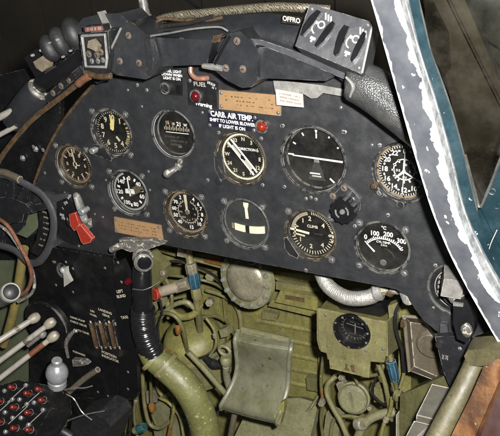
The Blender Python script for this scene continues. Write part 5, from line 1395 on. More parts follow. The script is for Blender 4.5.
loose_pipe('bent_pipe', [(156, 330, 0.14), (160, 318, 0.14), (172, 306, 0.15), (186, 302, 0.15), (194, 308, 0.155), (200, 310, 0.16)], 0.0050, 'olive_grey', 'pale olive pipe looping over the top of the tank', tape=[4])
loose_pipe('bent_pipe', [(168, 304, 0.16), (172, 312, 0.15), (182, 317, 0.15), (194, 314, 0.155), (200, 304, 0.16)], 0.0072, 'olive', 'thick short olive pipe bend beneath the tee')
loose_pipe('strut_rod', [(188, 352, 0.10), (205, 370, 0.11), (224, 392, 0.12), (240, 408, 0.13)], 0.0058, 'olive_grey', 'straight grey olive strut running down to the foot pedal', 'strut')
loose_pipe('bracket_arm', [(204, 360, 0.17), (220, 350, 0.17), (236, 342, 0.17), (246, 338, 0.17)], 0.0085, 'olive_grey', 'grey olive arm joining the tank to the pedal', 'arm')
b = MB(); b.slab(P((212, 352, 0.19), (240, 338, 0.19), (246, 346, 0.19), (222, 366, 0.19)), (0, 0.02, 0), 'olive_grey', 0.003); tag(b.build('web_plate'), 'grey olive triangular plate left of the pedal', 'plate')
b = MB(); b.pslab([(219, 330), (226, 328), (228, 336), (221, 338)], 0.16, 0.02, 'olive_grey', 0.003); tag(b.build('small_lug'), 'small grey lug at the right rim of the tank', 'lug')
t = thing('eye_bolt', 'grey green eye bolt standing left of the pedal', 'bolt', A(226, 362, 0.12))
b = MB(); k = K(225, 350, .12); cc = A(224.5, 350.5, 0.125)
ringpts = [cc + Vector((math.cos(a) * 6.2 * k, 0, math.sin(a) * 5.2 * k)) for a in [2 * PI * j / 20 for j in range(21)]]
b.tube(ringpts, 0.0036, 'olive_grey', seg=10, smooth=0, cap=False); b.build('eye', t)
b = MB(); b.lathe([(0.009, -0.008), (0.0115, -0.004), (0.0115, 0.006), (0.009, 0.010), (0, 0.010)], A(226, 361, 0.125), 'olive_grey', axis=(0, 0, 1), seg=16); b.tube(P((226, 366, 0.125), (227, 378, 0.125), (231, 392, 0.13)), 0.0072, 'pedal_green', seg=12); b.build('shank', t)
b = MB(); b.tube(P((204, 358, 0.155), (214, 364, 0.15), (222, 366, 0.145)), [0.005, 0.010, 0.004], 'rubber', seg=12); tag(b.build('dark_cone'), 'dark cone end left of the eye bolt', 'fitting')

# rudder pedal
t = thing('rudder_pedal', 'worn green curved foot pedal plate in the lower middle', 'pedal', A(255, 400, 0.1))
Lp = [(238, 331, 0.125), (235, 340, 0.105), (236, 352, 0.112), (237, 366, 0.118), (234, 380, 0.110), (225, 398, 0.085), (221, 405, 0.08), (221, 409, 0.085)]
Rp = [(292, 342, 0.110), (290.5, 350, 0.090), (289, 362, 0.097), (288.5, 376, 0.103), (287, 390, 0.096), (281, 410, 0.070), (277, 420, 0.064), (277, 424, 0.07)]
Lc, Rc = catmull(P(*Lp), 4), catmull(P(*Rp), 4)
vs = []
for a_, c_ in zip(Lc, Rc):
    for j in range(9): vs.append(a_.lerp(c_, j / 8) + Vector((0, -0.0025 * math.sin(j / 8 * PI), 0)))
nn = len(Lc); f = [(i * 9 + j, i * 9 + j + 1, (i + 1) * 9 + j + 1, (i + 1) * 9 + j) for i in range(nn - 1) for j in range(8)]
b = MB(); v_, f_ = b.faces(vs, f, 'pedal_green')
bmesh.ops.recalc_face_normals(b.bm, faces=b.bm.faces[:])
r_ = bmesh.ops.solidify(b.bm, geom=b.bm.faces[:], thickness=0.005)
b.build('plate', t, recalc=True)
for nm_, pts in (('left', Lp), ('right', Rp)):
    b = MB(); b.tube(P(*pts), 0.0042, 'pedal_green', seg=10); b.build('edge_bead', t)
b = MB(); b.slab(P((276, 424, 0.062), (274, 416, 0.062), (280, 404, 0.068), (284, 401, 0.07), (284, 410, 0.068), (280, 425, 0.06)), (0, 0.012, 0), 'olive', 0.003); b.build('end_lug', t)
b = MB(); b.tube(P((243, 330, 0.13), (262, 334, 0.125), (290, 341, 0.115)), 0.0065, 'olive_grey', seg=12, smooth=2); b.build('top_roll', t)
b = MB(); b.tube(P((236, 408, 0.12), (233, 422, 0.11), (229, 444, 0.10)), 0.006, 'tan_grey', seg=12); b.build('support_rod', t)
# grey floor pan
b = MB(); b.slab(P((228, 450, 0.15), (252, 400, 0.24), (300, 398, 0.27), (318, 403, 0.27), (312, 430, 0.22), (304, 460, 0.15)), (0, 0.02, -0.01), 'olive_grey', 0.003)
tag(b.build('floor_pan'), 'grey floor pan under the pedal at the bottom edge', 'floor')

for i in range(22):
    screw(fw, A(246 + i * 3.6, 300 + i * 0.75, FW - 0.0005), SCREW_S, name='rivet')
for i in range(14):
    screw(fw, A(320 + i * 6, 312 + (i % 2) * 0.5 + i, FW - 0.0005), SCREW_S, name='rivet')
rs = t
for i in range(12): screw(bpy.data.objects['ribbed_sheet'], A(280.5 + i * 0.12, 322 + i * 6.2, 0.3175), SCREW_S, name='rivet')
for i in range(12): screw(bpy.data.objects['ribbed_sheet'], A(226 + i * 7.6, 300.5 + i * 1.5, 0.3175), SCREW_S, name='rivet')
b = MB(); b.slab(P((317, 300, 0.28), (329, 303, 0.28), (331, 440, 0.28), (320, 440, 0.28)), (0, 0.04, 0), 'olive', 0.004); tag(b.build('stiffener'), 'upright olive stiffener left of the olive instrument box', 'stiffener')
for pts, r, mt, lab in (
    ([(262, 300, 0.30), (276, 306, 0.29), (300, 309, 0.29), (318, 312, 0.27), (319, 330, 0.25), (322, 352, 0.25)], 0.0030, 'wire_gloss', 'black cable running under the stepped tray and down beside the olive box'),
    ([(150, 268, 0.16), (166, 262, 0.17), (186, 263, 0.18), (212, 274, 0.22), (222, 286, 0.25)], 0.0030, 'wire_gloss', 'black cable crossing above the pinkish hose toward the domed cover'),
    ([(160, 300, 0.10), (162, 312, 0.10), (158, 326, 0.11), (160, 344, 0.12)], 0.0026, 'wire_gloss', 'black cable dropping beside the ribbed hose'),
    ([(200, 318, 0.21), (216, 316, 0.22), (228, 322, 0.22), (234, 332, 0.2)], 0.0026, 'olive_dark', 'dark cable over the right shoulder of the tank'),
    ([(166, 354, 0.14), (186, 360, 0.15), (206, 356, 0.16), (222, 346, 0.16)], 0.0032, 'wire_gloss', 'black cable under the rim of the tank'),
    ([(232, 392, 0.14), (222, 402, 0.14), (216, 420, 0.13), (218, 445, 0.12)], 0.0028, 'wire_gloss', 'black cable hanging left of the pedal support rod'),
    ([(376, 378, 0.17), (372, 392, 0.17), (380, 402, 0.17), (388, 406, 0.16)], 0.0024, 'wire_gloss', 'black cable hooking around the right side of the round cap'),
    ([(130, 402, 0.09), (132, 418, 0.09), (128, 444, 0.08)], 0.0028, 'wire_gloss', 'black cable under the console corner'),
    ([(402, 300, 0.10), (396, 312, 0.09), (396, 330, 0.09), (402, 350, 0.10), (404, 372, 0.11)], 0.0026, 'wire_gloss', 'black cable running down left of the tan tray')):
    b = MB(); b.tube(P(*pts), r, mt, seg=8); tag(b.build('cable'), lab, 'cable', 'cables on the bulkhead')
for px_, Y, th, mt, lab in (
    ([(150, 300), (160, 297), (163, 306), (152, 311)], 0.16, 0.02, 'olive_grey', 'small grey olive clip below the pinkish hose'),
    ([(178, 246), (187, 248), (186, 258), (177, 256)], 0.13, 0.02, 'dome_metal', 'worn metal lug right under the panel edge'),
    ([(262, 312), (278, 315), (276, 321), (262, 319)], 0.30, 0.012, 'olive_light', 'flat olive strap above the pedal'),
    ([(306, 378), (318, 380), (318, 392), (307, 390)], 0.29, 0.02, 'olive_dark', 'dark olive bracket at the foot of the ribbed sheet'),
    ([(374, 388), (386, 390), (384, 404), (374, 402)], 0.20, 0.02, 'olive_light', 'olive clamp block right of the round cap'),
    ([(336, 384), (341, 380), (345, 388), (339, 392)], 0.21, 0.015, 'dome_metal', 'pale lug at the upper left of the round cap'),
    ([(388, 306), (398, 302), (398, 314), (389, 318)], 0.10, 0.015, 'olive_light', 'folded olive tab at the upper corner of the instrument box'),
    ([(146, 392), (156, 390), (157, 402), (147, 404)], 0.15, 0.015, 'dome_metal', 'pale clamp on the thin pipes at the lower left'),
    ([(196, 424), (204, 420), (210, 430), (200, 438)], 0.12, 0.02, 'dome_metal', 'metal end piece peeping out right of the thick pipe')):
    b = MB(); b.pslab(px_, Y, th, mt, 0.0025); tag(b.build('small_bracket'), lab, 'bracket', 'small brackets on the bulkhead')

for (x, y, Y, r, ax, mt, lab) in (
    (211, 276, 0.235, 0.011, (0.1, -1, 0.2), 'olive_grey', 'round olive plug between the blue nut and the domed cover'),
    (210, 302, 0.21, 0.009, (0.3, -1, 0.2), 'dome_metal', 'pale hexagonal nut right of the tee pipe'),
    (178, 330, 0.115, 0.006, (0.2, -0.2, 1), 'tape_orange', 'small orange banded nut on the arched pipe'),
    (163, 352, 0.12, 0.010, (0.9, -0.2, 0.2), 'tape_orange', 'orange brown nut beside the upper clamp ring'),
    (228, 408, 0.13, 0.008, (0.3, -1, 0.4), 'dome_metal', 'pale nut at the foot of the pedal support rod'),
    (322, 402, 0.185, 0.007, (0.2, -1, 0.1), 'dome_metal', 'small pale nut on the dark vertical pipe'),
    (342, 376, 0.18, 0.006, (0.1, -1, 0.1), 'dome_metal', 'small nut under the flap of the olive box'),
    (397, 396, 0.115, 0.007, (0.1, -0.2, 1), 'olive_light', 'olive nut below the pale blue valve'),
    (360, 424, 0.14, 0.012, (1, -0.3, 0.6), 'dome_metal', 'metal ferrule on the thick curling hose'),
    (152, 408, 0.085, 0.007, (0.1, -0.2, 1), 'tape_orange', 'orange banded union on the thin pipes at the lower left')):
    b = MB(); b.lathe([(0, -0.009), (r * 0.82, -0.009), (r, -0.006), (r, 0.006), (r * 0.82, 0.009), (0, 0.009)], A(x, y, Y), mt, axis=ax, seg=6 if 'nut' in lab else 20); tag(b.build('pipe_nut'), lab, 'nut', 'nuts and plugs on the bulkhead')

for pts, r, mt, lab in (
    ([(148, 262, 0.14), (158, 272, 0.14), (168, 283, 0.15), (172, 300, 0.15), (168, 318, 0.16)], 0.0036, 'olive_light', 'thin olive pipe passing behind the pinkish hose'),
    ([(160, 250, 0.20), (176, 255, 0.20), (204, 262, 0.2), (226, 268, 0.22)], 0.0040, 'olive_light', 'straight olive pipe under the panel edge above the blue nut'),
    ([(150, 318, 0.17), (158, 308, 0.17), (170, 300, 0.18), (186, 296, 0.19)], 0.0030, 'olive_dark', 'dark olive pipe hugging the tank on its upper left'),
    ([(206, 318, 0.15), (214, 330, 0.15), (216, 344, 0.15), (210, 356, 0.15)], 0.0030, 'olive_light', 'thin olive pipe down the right flank of the tank'),
    ([(136, 366, 0.13), (137, 392, 0.13), (134, 414, 0.13), (138, 440, 0.13)], 0.0034, 'olive_light', 'upright olive pipe at the very edge of the black console'),
    ([(178, 394, 0.15), (186, 386, 0.15), (192, 378, 0.15)], 0.0045, 'olive_grey', 'short slanted pipe peeping from behind the thick pipe'),
    ([(160, 398, 0.105), (170, 404, 0.10), (180, 418, 0.10), (184, 440, 0.10)], 0.0032, 'olive', 'thin olive pipe across the cast valve block'),
    ([(330, 440, 0.19), (334, 420, 0.19), (346, 416, 0.185), (360, 418, 0.18)], 0.0034, 'olive_light', 'thin olive pipe crossing under the round cap'),
    ([(366, 376, 0.2), (378, 374, 0.19), (384, 366, 0.18)], 0.0034, 'olive_light', 'short olive pipe rising to the box corner'),
    ([(380, 440, 0.12), (384, 424, 0.125), (390, 412, 0.13), (392, 398, 0.13)], 0.0036, 'olive', 'olive pipe at the bottom left of the green pedal top'),
    ([(300, 440, 0.22), (302, 420, 0.24), (312, 406, 0.26), (318, 396, 0.28)], 0.0034, 'olive_dark', 'dark olive pipe rising from the floor pan edge'),
    ([(400, 388, 0.115), (404, 372, 0.115), (405, 352, 0.115), (408, 330, 0.11)], 0.0028, 'olive_light', 'thin pipe beside the left rim of the tan tray')):
    t = loose_pipe('thin_pipe', pts, r, mt, lab)
    p_, q_ = A(*pts[1]), A(*pts[2]); m_ = p_.lerp(q_, 0.4)
    b = MB(); b.lathe([(r * 1.05, -0.005), (r * 1.5, -0.004), (r * 1.5, 0.004), (r * 1.05, 0.005)], m_, 'dome_metal', axis=(q_ - p_), seg=14); b.build('clip', t)
for i in range(9): screw(fw, A(156 + i * 9, 262 + i * 2.0, FW - 0.0005), SCREW_S, name='rivet')
for i in range(10): screw(fw, A(334 + i * 1.2, 372 + i * 7, FW - 0.0005), SCREW_S, name='rivet')

# instrument box on the right
t = thing('compass_box', 'olive sheet metal box with round black instrument set in its front', 'instrument box', A(352, 362, 0.1))
Yb = 0.075
c = A(352, 331, Yb); rh = 20 * K(352, 331, Yb)
outl = [(318, 309), (330, 311), (378, 321), (386, 322), (385.5, 355), (384, 362), (370, 361), (369.5, 368), (328, 359), (327, 353), (321, 351), (319, 340)]
sheet_with_holes([(A(x, y, Yb).x, A(x, y, Yb).z) for x, y in outl], [(c.x, c.z, rh * 0.96)], 0.003, 'olive_light', 'front_plate', t, Yb)
b = MB(); b.slab([A(318.5, 309, Yb + 0.004), A(318.5, 340, Yb + 0.004), A(321, 350, Yb + 0.004), A(326, 350, Yb + 0.10), A(326, 318, Yb + 0.1)], (-0.003, 0, 0), 'olive_light', 0.001); b.build('side_plate', t)
b = MB(); b.slab([A(385.5, 322, Yb + 0.002), A(399, 306, Yb + 0.08), A(400, 345, Yb + 0.08), A(386, 356, Yb + 0.002)], (0.003, 0, 0), 'olive_light', 0.001); b.build('side_plate', t)
b = MB(); b.slab([A(319, 309, Yb + 0.004), A(386, 322, Yb + 0.004), A(392, 308, Yb + 0.09), A(330, 296, Yb + 0.09)], (0, 0, -0.003), 'olive', 0.001); b.build('top_plate', t)
b = MB(); b.slab([A(329, 357.5, Yb - 0.0022), A(370, 366.5, Yb - 0.0022), (A(369, 378, Yb - 0.004)), A(330, 368.5, Yb - 0.004)], (0, 0.003, 0), 'olive_light', 0.0008); b.build('lower_flap', t)
for pts_, dy_ in (([(345, 363.5), (348, 364.5), (347, 367), (349.5, 370.5), (347, 371), (344, 369.5), (345.5, 367)], 0.0052), ([(350.5, 365), (354, 365), (355, 368), (354, 370), (356, 372.5), (352, 372), (351, 369)], 0.0052), ([(378, 326), (383, 326), (384, 337), (379, 339)], 0.0006), ([(319.5, 317), (322, 318), (322, 330), (319.5, 328)], 0.0006)):
    b = MB(); b.pslab(pts_, Yb - dy_, 0.0004, 'rust_stain'); b.build('rust_patch', t)
for p in ((325.5, 315), (366, 324), (366, 351), (328, 346), (383, 349)): screw(t, A(*p, Yb - 0.0008), SCREW_S)
t = thing('compass', 'black compass instrument inside the olive box, numbers barely visible', 'compass', c)
b = MB(); b.lathe([(rh * 0.95, 0.004), (rh * 1.0, -0.0025), (rh * 0.92, -0.006), (rh * 0.84, -0.005), (rh * 0.80, 0.004), (rh * 0.78, 0.012), (0, 0.012)], c, 'gloss_black', seg=56); b.build('case', t)
b = MB(); yy = 0.0117
b.ring(c + Vector((0, yy, 0)), rh * 0.60, rh * 0.62, 'dim_mark')
for j in range(24):
    a = 2 * PI * j / 24; b.rect(c + Vector((math.sin(a) * rh * 0.68, yy, math.cos(a) * rh * 0.68)), 0.001, 0.003, 'dim_mark' if j % 3 else 'text_grey', a)
b.rect(c + Vector((0, yy - 0.0002, 0.003)), rh * 0.9, 0.0009, 'text_grey', 0.12); b.rect(c + Vector((0.001, yy - 0.0002, -0.002)), 0.0012, rh * 0.6, 'text_grey')
b.scribble(c + Vector((0, yy, 0.009)), 0.016, 0.003, 'dim_mark', seed=33); b.scribble(c + Vector((0, yy, -0.013)), 0.02, 0.003, 'dim_mark', seed=34); b.build('card', t)
for j in range(10):
    a = 2 * PI * (j + 0.3) / 10; b = MB(); b.lathe([(0, -0.0015), (0.0016, -0.0012), (0.002, 0)], c + Vector((math.cos(a) * rh * 0.89, -0.0056, math.sin(a) * rh * 0.89)), 'steel' if j % 3 == 0 else 'bezel_black', seg=10); b.build('screw', t)
b = MB(); b.lathe([(0, 0.004), (rh * 0.81, 0.004)], c, 'gauge_glass', seg=40); b.build('glass', t)
b = MB(); b.slab(P((336, 300, 0.10), (352, 296, 0.10), (380, 302, 0.10), (386, 314, 0.10), (378, 318, 0.10), (340, 310, 0.10)), (0, 0.03, 0), 'gloss_black', 0.004); tag(b.build('black_housing'), 'dark housing on top of the olive box, beneath the silver hose', 'housing')

# silver flexible hose under panel
pth = catmull(P((321, 272, 0.055), (326, 283, 0.05), (334, 291, 0.045), (347, 297.5, 0.04), (360, 298.5, 0.04), (372, 296, 0.045), (380, 290, 0.05)), 22)
rr = [0.0115 + 0.00018 * math.sin(i * 1.9) for i in range(len(pth))]
b = MB(); b.tube(pth, rr, 'alu', seg=20, smooth=0); b.mats[0] = 'braid_silver'; tag(b.build('silver_hose'), 'silver flexible metal hose sagging under the panel edge', 'hose')
t = thing('hose_coupling', 'jumble of bright metal couplings at the right end of silver hose', 'coupling', A(385, 292, 0.05))
for i, (x, y, Y, r, ax, mt) in enumerate(((378, 292, 0.045, 0.0135, (1, 0.2, 0.35), 'alu'), (384, 288.5, 0.05, 0.010, (1, 0.2, 0.3), 'dome_metal'), (390, 291, 0.05, 0.0075, (0.2, 0.3, 1), 'brass_worn'), (396, 290, 0.045, 0.0065, (1, 0.1, 0.1), 'alu'), (402, 287, 0.05, 0.008, (0.7, 0.2, 0.4), 'worn_grey'))):
    b = MB(); b.lathe([(0, -0.007), (r * 0.8, -0.007), (r, -0.004), (r, 0.004), (r * 0.8, 0.007), (0, 0.007)], A(x, y, Y), mt, axis=ax, seg=8 if i % 2 else 20); b.build('nut', t)
b = MB(); b.tube(P((376, 286, 0.035), (390, 285, 0.03), (402, 290, 0.03), (410, 286, 0.03)), 0.0016, 'wire_silver', seg=6); b.build('tie_wire', t)
t = thing('silver_connector', 'ribbed silver round connector under the panel, left of selector dial', 'connector', A(409, 301, 0.01))
c = A(409, 298, 0.01); ax = Vector((0.55, -0.7, -0.1)).normalized(); k = K(409, 298, .01)
prof = []
for j in range(6): prof += [((8.5 - 0.3 * j) * k, -0.003 * j), ((7.4 - 0.3 * j) * k, -0.003 * j - 0.0015)]
b = MB(); b.lathe([(0, 0.003), (7.4 * k, 0.003)] + prof + [(0, -0.02)], c, 'alu', axis=ax, seg=32, sx=0.85); b.build('shell', t)
b = MB()
for j in range(3): b.lathe([((1.6 + 2 * j) * k, 0.0034), ((2.1 + 2 * j) * k, 0.0042), ((2.6 + 2 * j) * k, 0.0034)], c, 'worn_grey', axis=ax, seg=28, sx=0.85)
b.build('face_rings', t)

# lower right: round filter cap, loops, fittings
t = thing('filter_cap', 'round olive cap with a raised bar across it, below the olive box', 'cap', A(352, 400, 0.2))
c = A(352.5, 399.5, 0.20); k = K(352, 400, .2); ax = Vector((0.1, -1, 0.35)).normalized()
b = MB(); b.lathe([(0, 0.006), (12.5 * k, 0.005), (14.5 * k, 0.002), (15 * k, -0.006), (16.5 * k, -0.008), (16.5 * k, -0.016), (15 * k, -0.03), (0, -0.03)], c, 'olive_grey', axis=ax, seg=44); b.build('cap', t)
b = MB(); b.box(c + ax * 0.007, (0.0045, 0.006, 0.034), 'olive_grey', 0.0015, Matrix.Rotation(-0.25, 3, 'Y')); b.build('grip_bar', t)
b = MB(); b.lathe([(0, 0.006), (0.004, 0.006), (0.005, 0.003), (0.005, -0.006)], A(370, 408, 0.19), 'dome_metal', axis=ax, seg=10); b.build('latch', t)
loose_pipe('bent_pipe', [(336, 376, 0.18), (328, 384, 0.17), (327, 394, 0.165), (333, 408, 0.16), (342, 424, 0.155), (350, 444, 0.15)], 0.0050, 'olive_light', 'olive pipe bending around the left of the round cap')
loose_pipe('bent_pipe', [(356, 444, 0.14), (362, 428, 0.145), (370, 419, 0.15), (382, 414, 0.155), (396, 412, 0.16)], 0.0085, 'olive_grey', 'thick grey olive hose curling at the bottom right of the round cap')
loose_pipe('bent_pipe', [(324, 352, 0.20), (322, 366, 0.20), (321, 384, 0.20), (323, 400, 0.2), (321, 420, 0.2), (324, 446, 0.2)], 0.0032, 'olive_dark', 'thin dark vertical pipe with orange tape under the olive box', tape=[2])
loose_pipe('bent_pipe', [(378, 364, 0.15), (384, 380, 0.15), (388, 398, 0.15), (392, 420, 0.16)], 0.0042, 'olive_light', 'olive pipe descending from the corner of the olive box')
loose_pipe('bent_pipe', [(336, 374, 0.20), (344, 370, 0.19), (352, 374, 0.19), (358, 384, 0.2)], 0.0028, 'olive', 'thin olive loop above the round cap')
b = MB(); b.slab(P((326, 414, 0.21), (340, 420, 0.21), (338, 445, 0.2), (322, 445, 0.2)), (0, 0.03, 0), 'olive_grey', 0.006); tag(b.build('fuel_pump'), 'grey olive pump body at the bottom, left of the curling hose', 'pump')
t = thing('blue_valve', 'pale blue valve body on a thin olive pipe, right of the olive box', 'valve', A(394, 376, 0.12))
b = MB(); b.tube(P((391, 361, 0.12), (393.5, 371, 0.12), (395, 380, 0.12)), [0.0085, 0.0095, 0.0075], 'blue_fitting', seg=8, smooth=2); b.build('body', t)
b = MB(); b.tube(P((389, 350, 0.12), (391, 361, 0.12)), 0.004, 'olive_light', seg=10, smooth=0); b.tube(P((395, 379, 0.12), (397, 392, 0.125), (398, 408, 0.13)), 0.0036, 'olive_dark', seg=10); b.build('pipe', t)
b = MB(); b.slab(P((386, 366, .13), (391, 362, .125), (398, 395, .125), (395, 398, .13)), (0, 0.004, 0), 'olive', 0.001); b.build('strap', t)
t = thing('support_column', 'olive upright column between the olive box and the tan tray', 'column', A(402, 400, 0.15))
b = MB(); b.slab(P((399, 300, 0.14), (413, 300, 0.14), (412, 340, 0.14), (410, 440, 0.16), (398, 440, 0.16)), (0, 0.04, 0), 'olive', 0.004); b.build('web', t)
for p in ((404, 320), (403, 336), (404, 392)): screw(t, A(p[0], p[1], 0.1385))
b = MB(); b.slab(P((396, 448, 0.06), (396, 415, 0.07), (404, 405, 0.075), (418, 408, 0.075), (420, 448, 0.06)), (0, 0.03, 0), 'pedal_green', 0.008, 3); tag(b.build('pedal_edge'), 'rounded green pedal top at the bottom, left of the grey rail', 'pedal')

# lower left tangle between console and pipe
loose_pipe('bent_pipe', [(142, 362, 0.10), (143, 385, 0.10), (145, 408, 0.10), (150, 424, 0.10), (160, 428, 0.10), (172, 420, 0.10)], 0.0042, 'olive_light', 'long olive U shaped pipe beside the black console')
loose_pipe('bent_pipe', [(150, 366, 0.12), (151, 390, 0.12), (152, 412, 0.12), (156, 424, 0.12)], 0.0034, 'olive_dark', 'thin dark pipe just right of the long U shaped one')
loose_pipe('bent_pipe', [(170, 372, 0.09), (171, 388, 0.09), (174, 404, 0.09), (172, 420, 0.09), (168, 440, 0.09)], 0.0038, 'olive', 'olive pipe leading down from the upper teal fitting', tape=[3])
loose_pipe('bent_pipe', [(157, 372, 0.13), (158, 388, 0.13), (164, 396, 0.13), (172, 392, 0.12)], 0.0050, 'olive_light', 'short hooked olive pipe below the clamp rings')
for i, (x, y, Y, lab) in enumerate(((170.5, 384, 0.085, 'upper teal fitting under the thick olive pipe'), (188, 415, 0.11, 'right hand teal fitting in shadow of the thick pipe'), (141, 428, 0.09, 'lower left teal fitting at the bottom edge'))):
    t = thing('teal_fitting', lab, 'pipe fitting', A(x, y, Y), 'teal pipe fittings at the lower left')
    b = MB(); axt = (0.1, 0.2, 1) if i == 0 else (0.8, 0.2, 0.5)
    b.lathe([(0, 0.011), (0.0085, 0.011), (0.0105, 0.007), (0.0105, -0.006), (0.0085, -0.010), (0, -0.010)], A(x, y, Y), 'teal_fitting', axis=axt, seg=8); b.build('nut', t)
    b = MB(); b.lathe([(0, -0.020), (0.0075, -0.020), (0.0090, -0.012), (0.0090, 0.0)] if i else [(0, 0.022), (0.0075, 0.022), (0.009, 0.014), (0.009, 0.0)], A(x, y, Y), 'olive_grey', axis=axt, seg=8); b.build('sleeve', t)
t = thing('valve_block', 'greyish cast valve block behind thin pipes at the lower left', 'valve', A(170, 425, 0.14))
b = MB(); b.slab(P((150, 408, 0.14), (164, 398, 0.14), (186, 404, 0.14), (192, 420, 0.14), (186, 445, 0.14), (156, 445, 0.14)), (0, 0.05, 0), 'olive_grey', 0.006, 3)
b.build('body', t)
b = MB(); b.lathe([(0, -0.006), (0.010, -0.005), (0.013, 0), (0.013, 0.01)], A(178, 412, 0.135), 'dome_metal', axis=(0, 1, -0.2), seg=20); b.build('boss', t)
b = MB(); b.tube(P((175, 394, 0.10), (182, 400, 0.10), (188, 408, 0.10)), 0.0085, 'hose_pink', seg=14, smooth=2); tag(b.build('rubber_sleeve'), 'short pinkish rubber sleeve leading to the right hand teal fitting', 'sleeve')
b = MB(); b.slab(P((138, 355, 0.22), (158, 358, 0.22), (160, 460, 0.22), (112, 460, 0.22), (116, 400, 0.22), (136, 398, 0.22)), (0, 0.02, 0), 'olive', 0.003); tag(b.build('lower_web'), 'olive web plate behind the U shaped pipe', 'plate')
b = MB(); b.slab(P((134, 360, 0.16), (140, 362, 0.16), (141, 385, 0.16), (135, 388, 0.16)), (0, 0.01, 0), 'green_grey', 0.002); tag(b.build('pale_tab'), 'pale grey green tab at the edge of the black console', 'tab')
loose_pipe('bent_pipe', [(117, 398, 0.07), (120, 412, 0.07), (118, 440, 0.07)], 0.0032, 'olive', 'short olive pipe below the foot of the console')

# ================================================================== RIGHT SIDE
# tan tray
t = thing('tan_tray', 'tan grey pressed tray with raised rim below the selector dial', 'tray', A(420, 365, 0.09))
o4 = [(404, 316), (425, 318), (446, 346), (446, 384), (409.5, 371)]
i4 = [(410, 322), (424, 324), (441, 350), (440, 378), (414, 366.5)]
Yt = 0.060
def ring_slab(b, o_, i_, Yo, Yi, mt):
    n = len(o_); vs = P(*[(x, y, Yo) for x, y in o_]) + P(*[(x, y, Yi) for x, y in i_])
    b.faces(vs, [(j, (j + 1) % n, n + (j + 1) % n, n + j) for j in range(n)], mt)
b = MB(); b.slab([A(x, y, Yt + 0.022) for x, y in i4], (0, 0.003, 0), 'tan_grey'); ring_slab(b, [(x + (1 if x < 425 else -1), y + (1 if y < 345 else -1)) for x, y in o4], i4, Yt, Yt + 0.0222, 'tan_grey')
b.build('pan', t, recalc=True)
b = MB(); b.tube([A(x, y, Yt) for x, y in o4 + o4[:1]], 0.0030, 'tan_grey', seg=10, smooth=0); b.build('rim', t)
b = MB(); b.lathe([(0, -0.005), (0.019, -0.004), (0.024, 0.0)], A(431, 345, Yt + 0.021), 'tan_grey', seg=32); b.build('pressed_boss', t)
b = MB(); b.box(A(404, 322, Yt), (0.006, 0.012, 0.012), 'brass_worn', 0.0015); b.build('hinge', t)
# black bracket and lever
t = thing('black_bracket', 'black scalloped bracket with pale screws at the right', 'bracket', A(452, 385, -0.02))
b = MB(); b.pslab([(435, 337), (447, 336), (470, 338), (470, 352), (464, 360), (464, 372), (469, 378), (466, 388), (450, 388), (443, 370)], -0.022, 0.012, 'black_paint', 0.003, 2); b.build('body', t)
for p in ((460, 348.5), (459, 375.5)): screw(t, A(*p, -0.0228), SCREW_S)
b = MB(); b.scribble(A(444, 357, -0.0226), 0.006, 0.008, 'text_grey', seed=51); b.build('scuff_mark', t)
b = MB(); b.lathe([(0, -0.004), (0.005, -0.004), (0.006, 0)], A(440, 344, -0.022), 'rubber', seg=20); b.build('stud', t)
b = MB(); b.pslab([(440, 325), (447, 325), (448, 334), (440, 335)], -0.012, 0.010, 'coil_grey', 0.002); tag(b.build('hinge_block'), 'grey hinge block on top of the black bracket', 'hinge')
t = thing('locking_lever', 'black lever with worn bright end below the grey square handle', 'lever', A(461, 335, -0.05))
b = MB(); b.slab([A(453, 300, -0.042), A(467, 300, -0.042), (A(474, 318, -0.05)), A(474, 334, -0.055), A(466, 343, -0.056), A(457, 339, -0.056), A(453, 322, -0.05)], (0, 0.02, 0), 'gloss_black', 0.005, 3); b.build('arm', t)
b = MB(); b.lathe([(0, -0.003), (0.006, -0.0025), (0.010, 0), (0.010, 0.004)], A(466, 331, -0.058), 'worn_grey', axis=(0.2, 1, 0.1), seg=24, sx=0.7); b.build('worn_end', t)
b = MB(); b.slab([A(453, 303, -0.048), A(463, 304.5, -0.048), A(463, 307, -0.048), A(453, 306, -0.048)], (0, 0.004, 0), 'steel', 0.0006); b.build('clip', t)
# dark inner side wall on the right
b = MB(); b.slab(P((400, 395, 0.06), (470, 365, -0.03), (520, 330, -0.06), (540, 470, -0.10), (400, 470, 0.05)), (0.03, 0.06, 0), 'olive_dark', 0.003)
tag(b.build('side_wall'), 'dark olive side wall behind the grey rail at the lower right', 'wall')

# windscreen post (loft of strips)
def lin(tab, y):
    for (y0, a), (y1, c_) in zip(tab, tab[1:]):
        if y <= y1 or (y1, c_) == tab[-1]:
            return tuple(p + (q - p) * (y - y0) / (y1 - y0) for p, q in zip(a, c_))
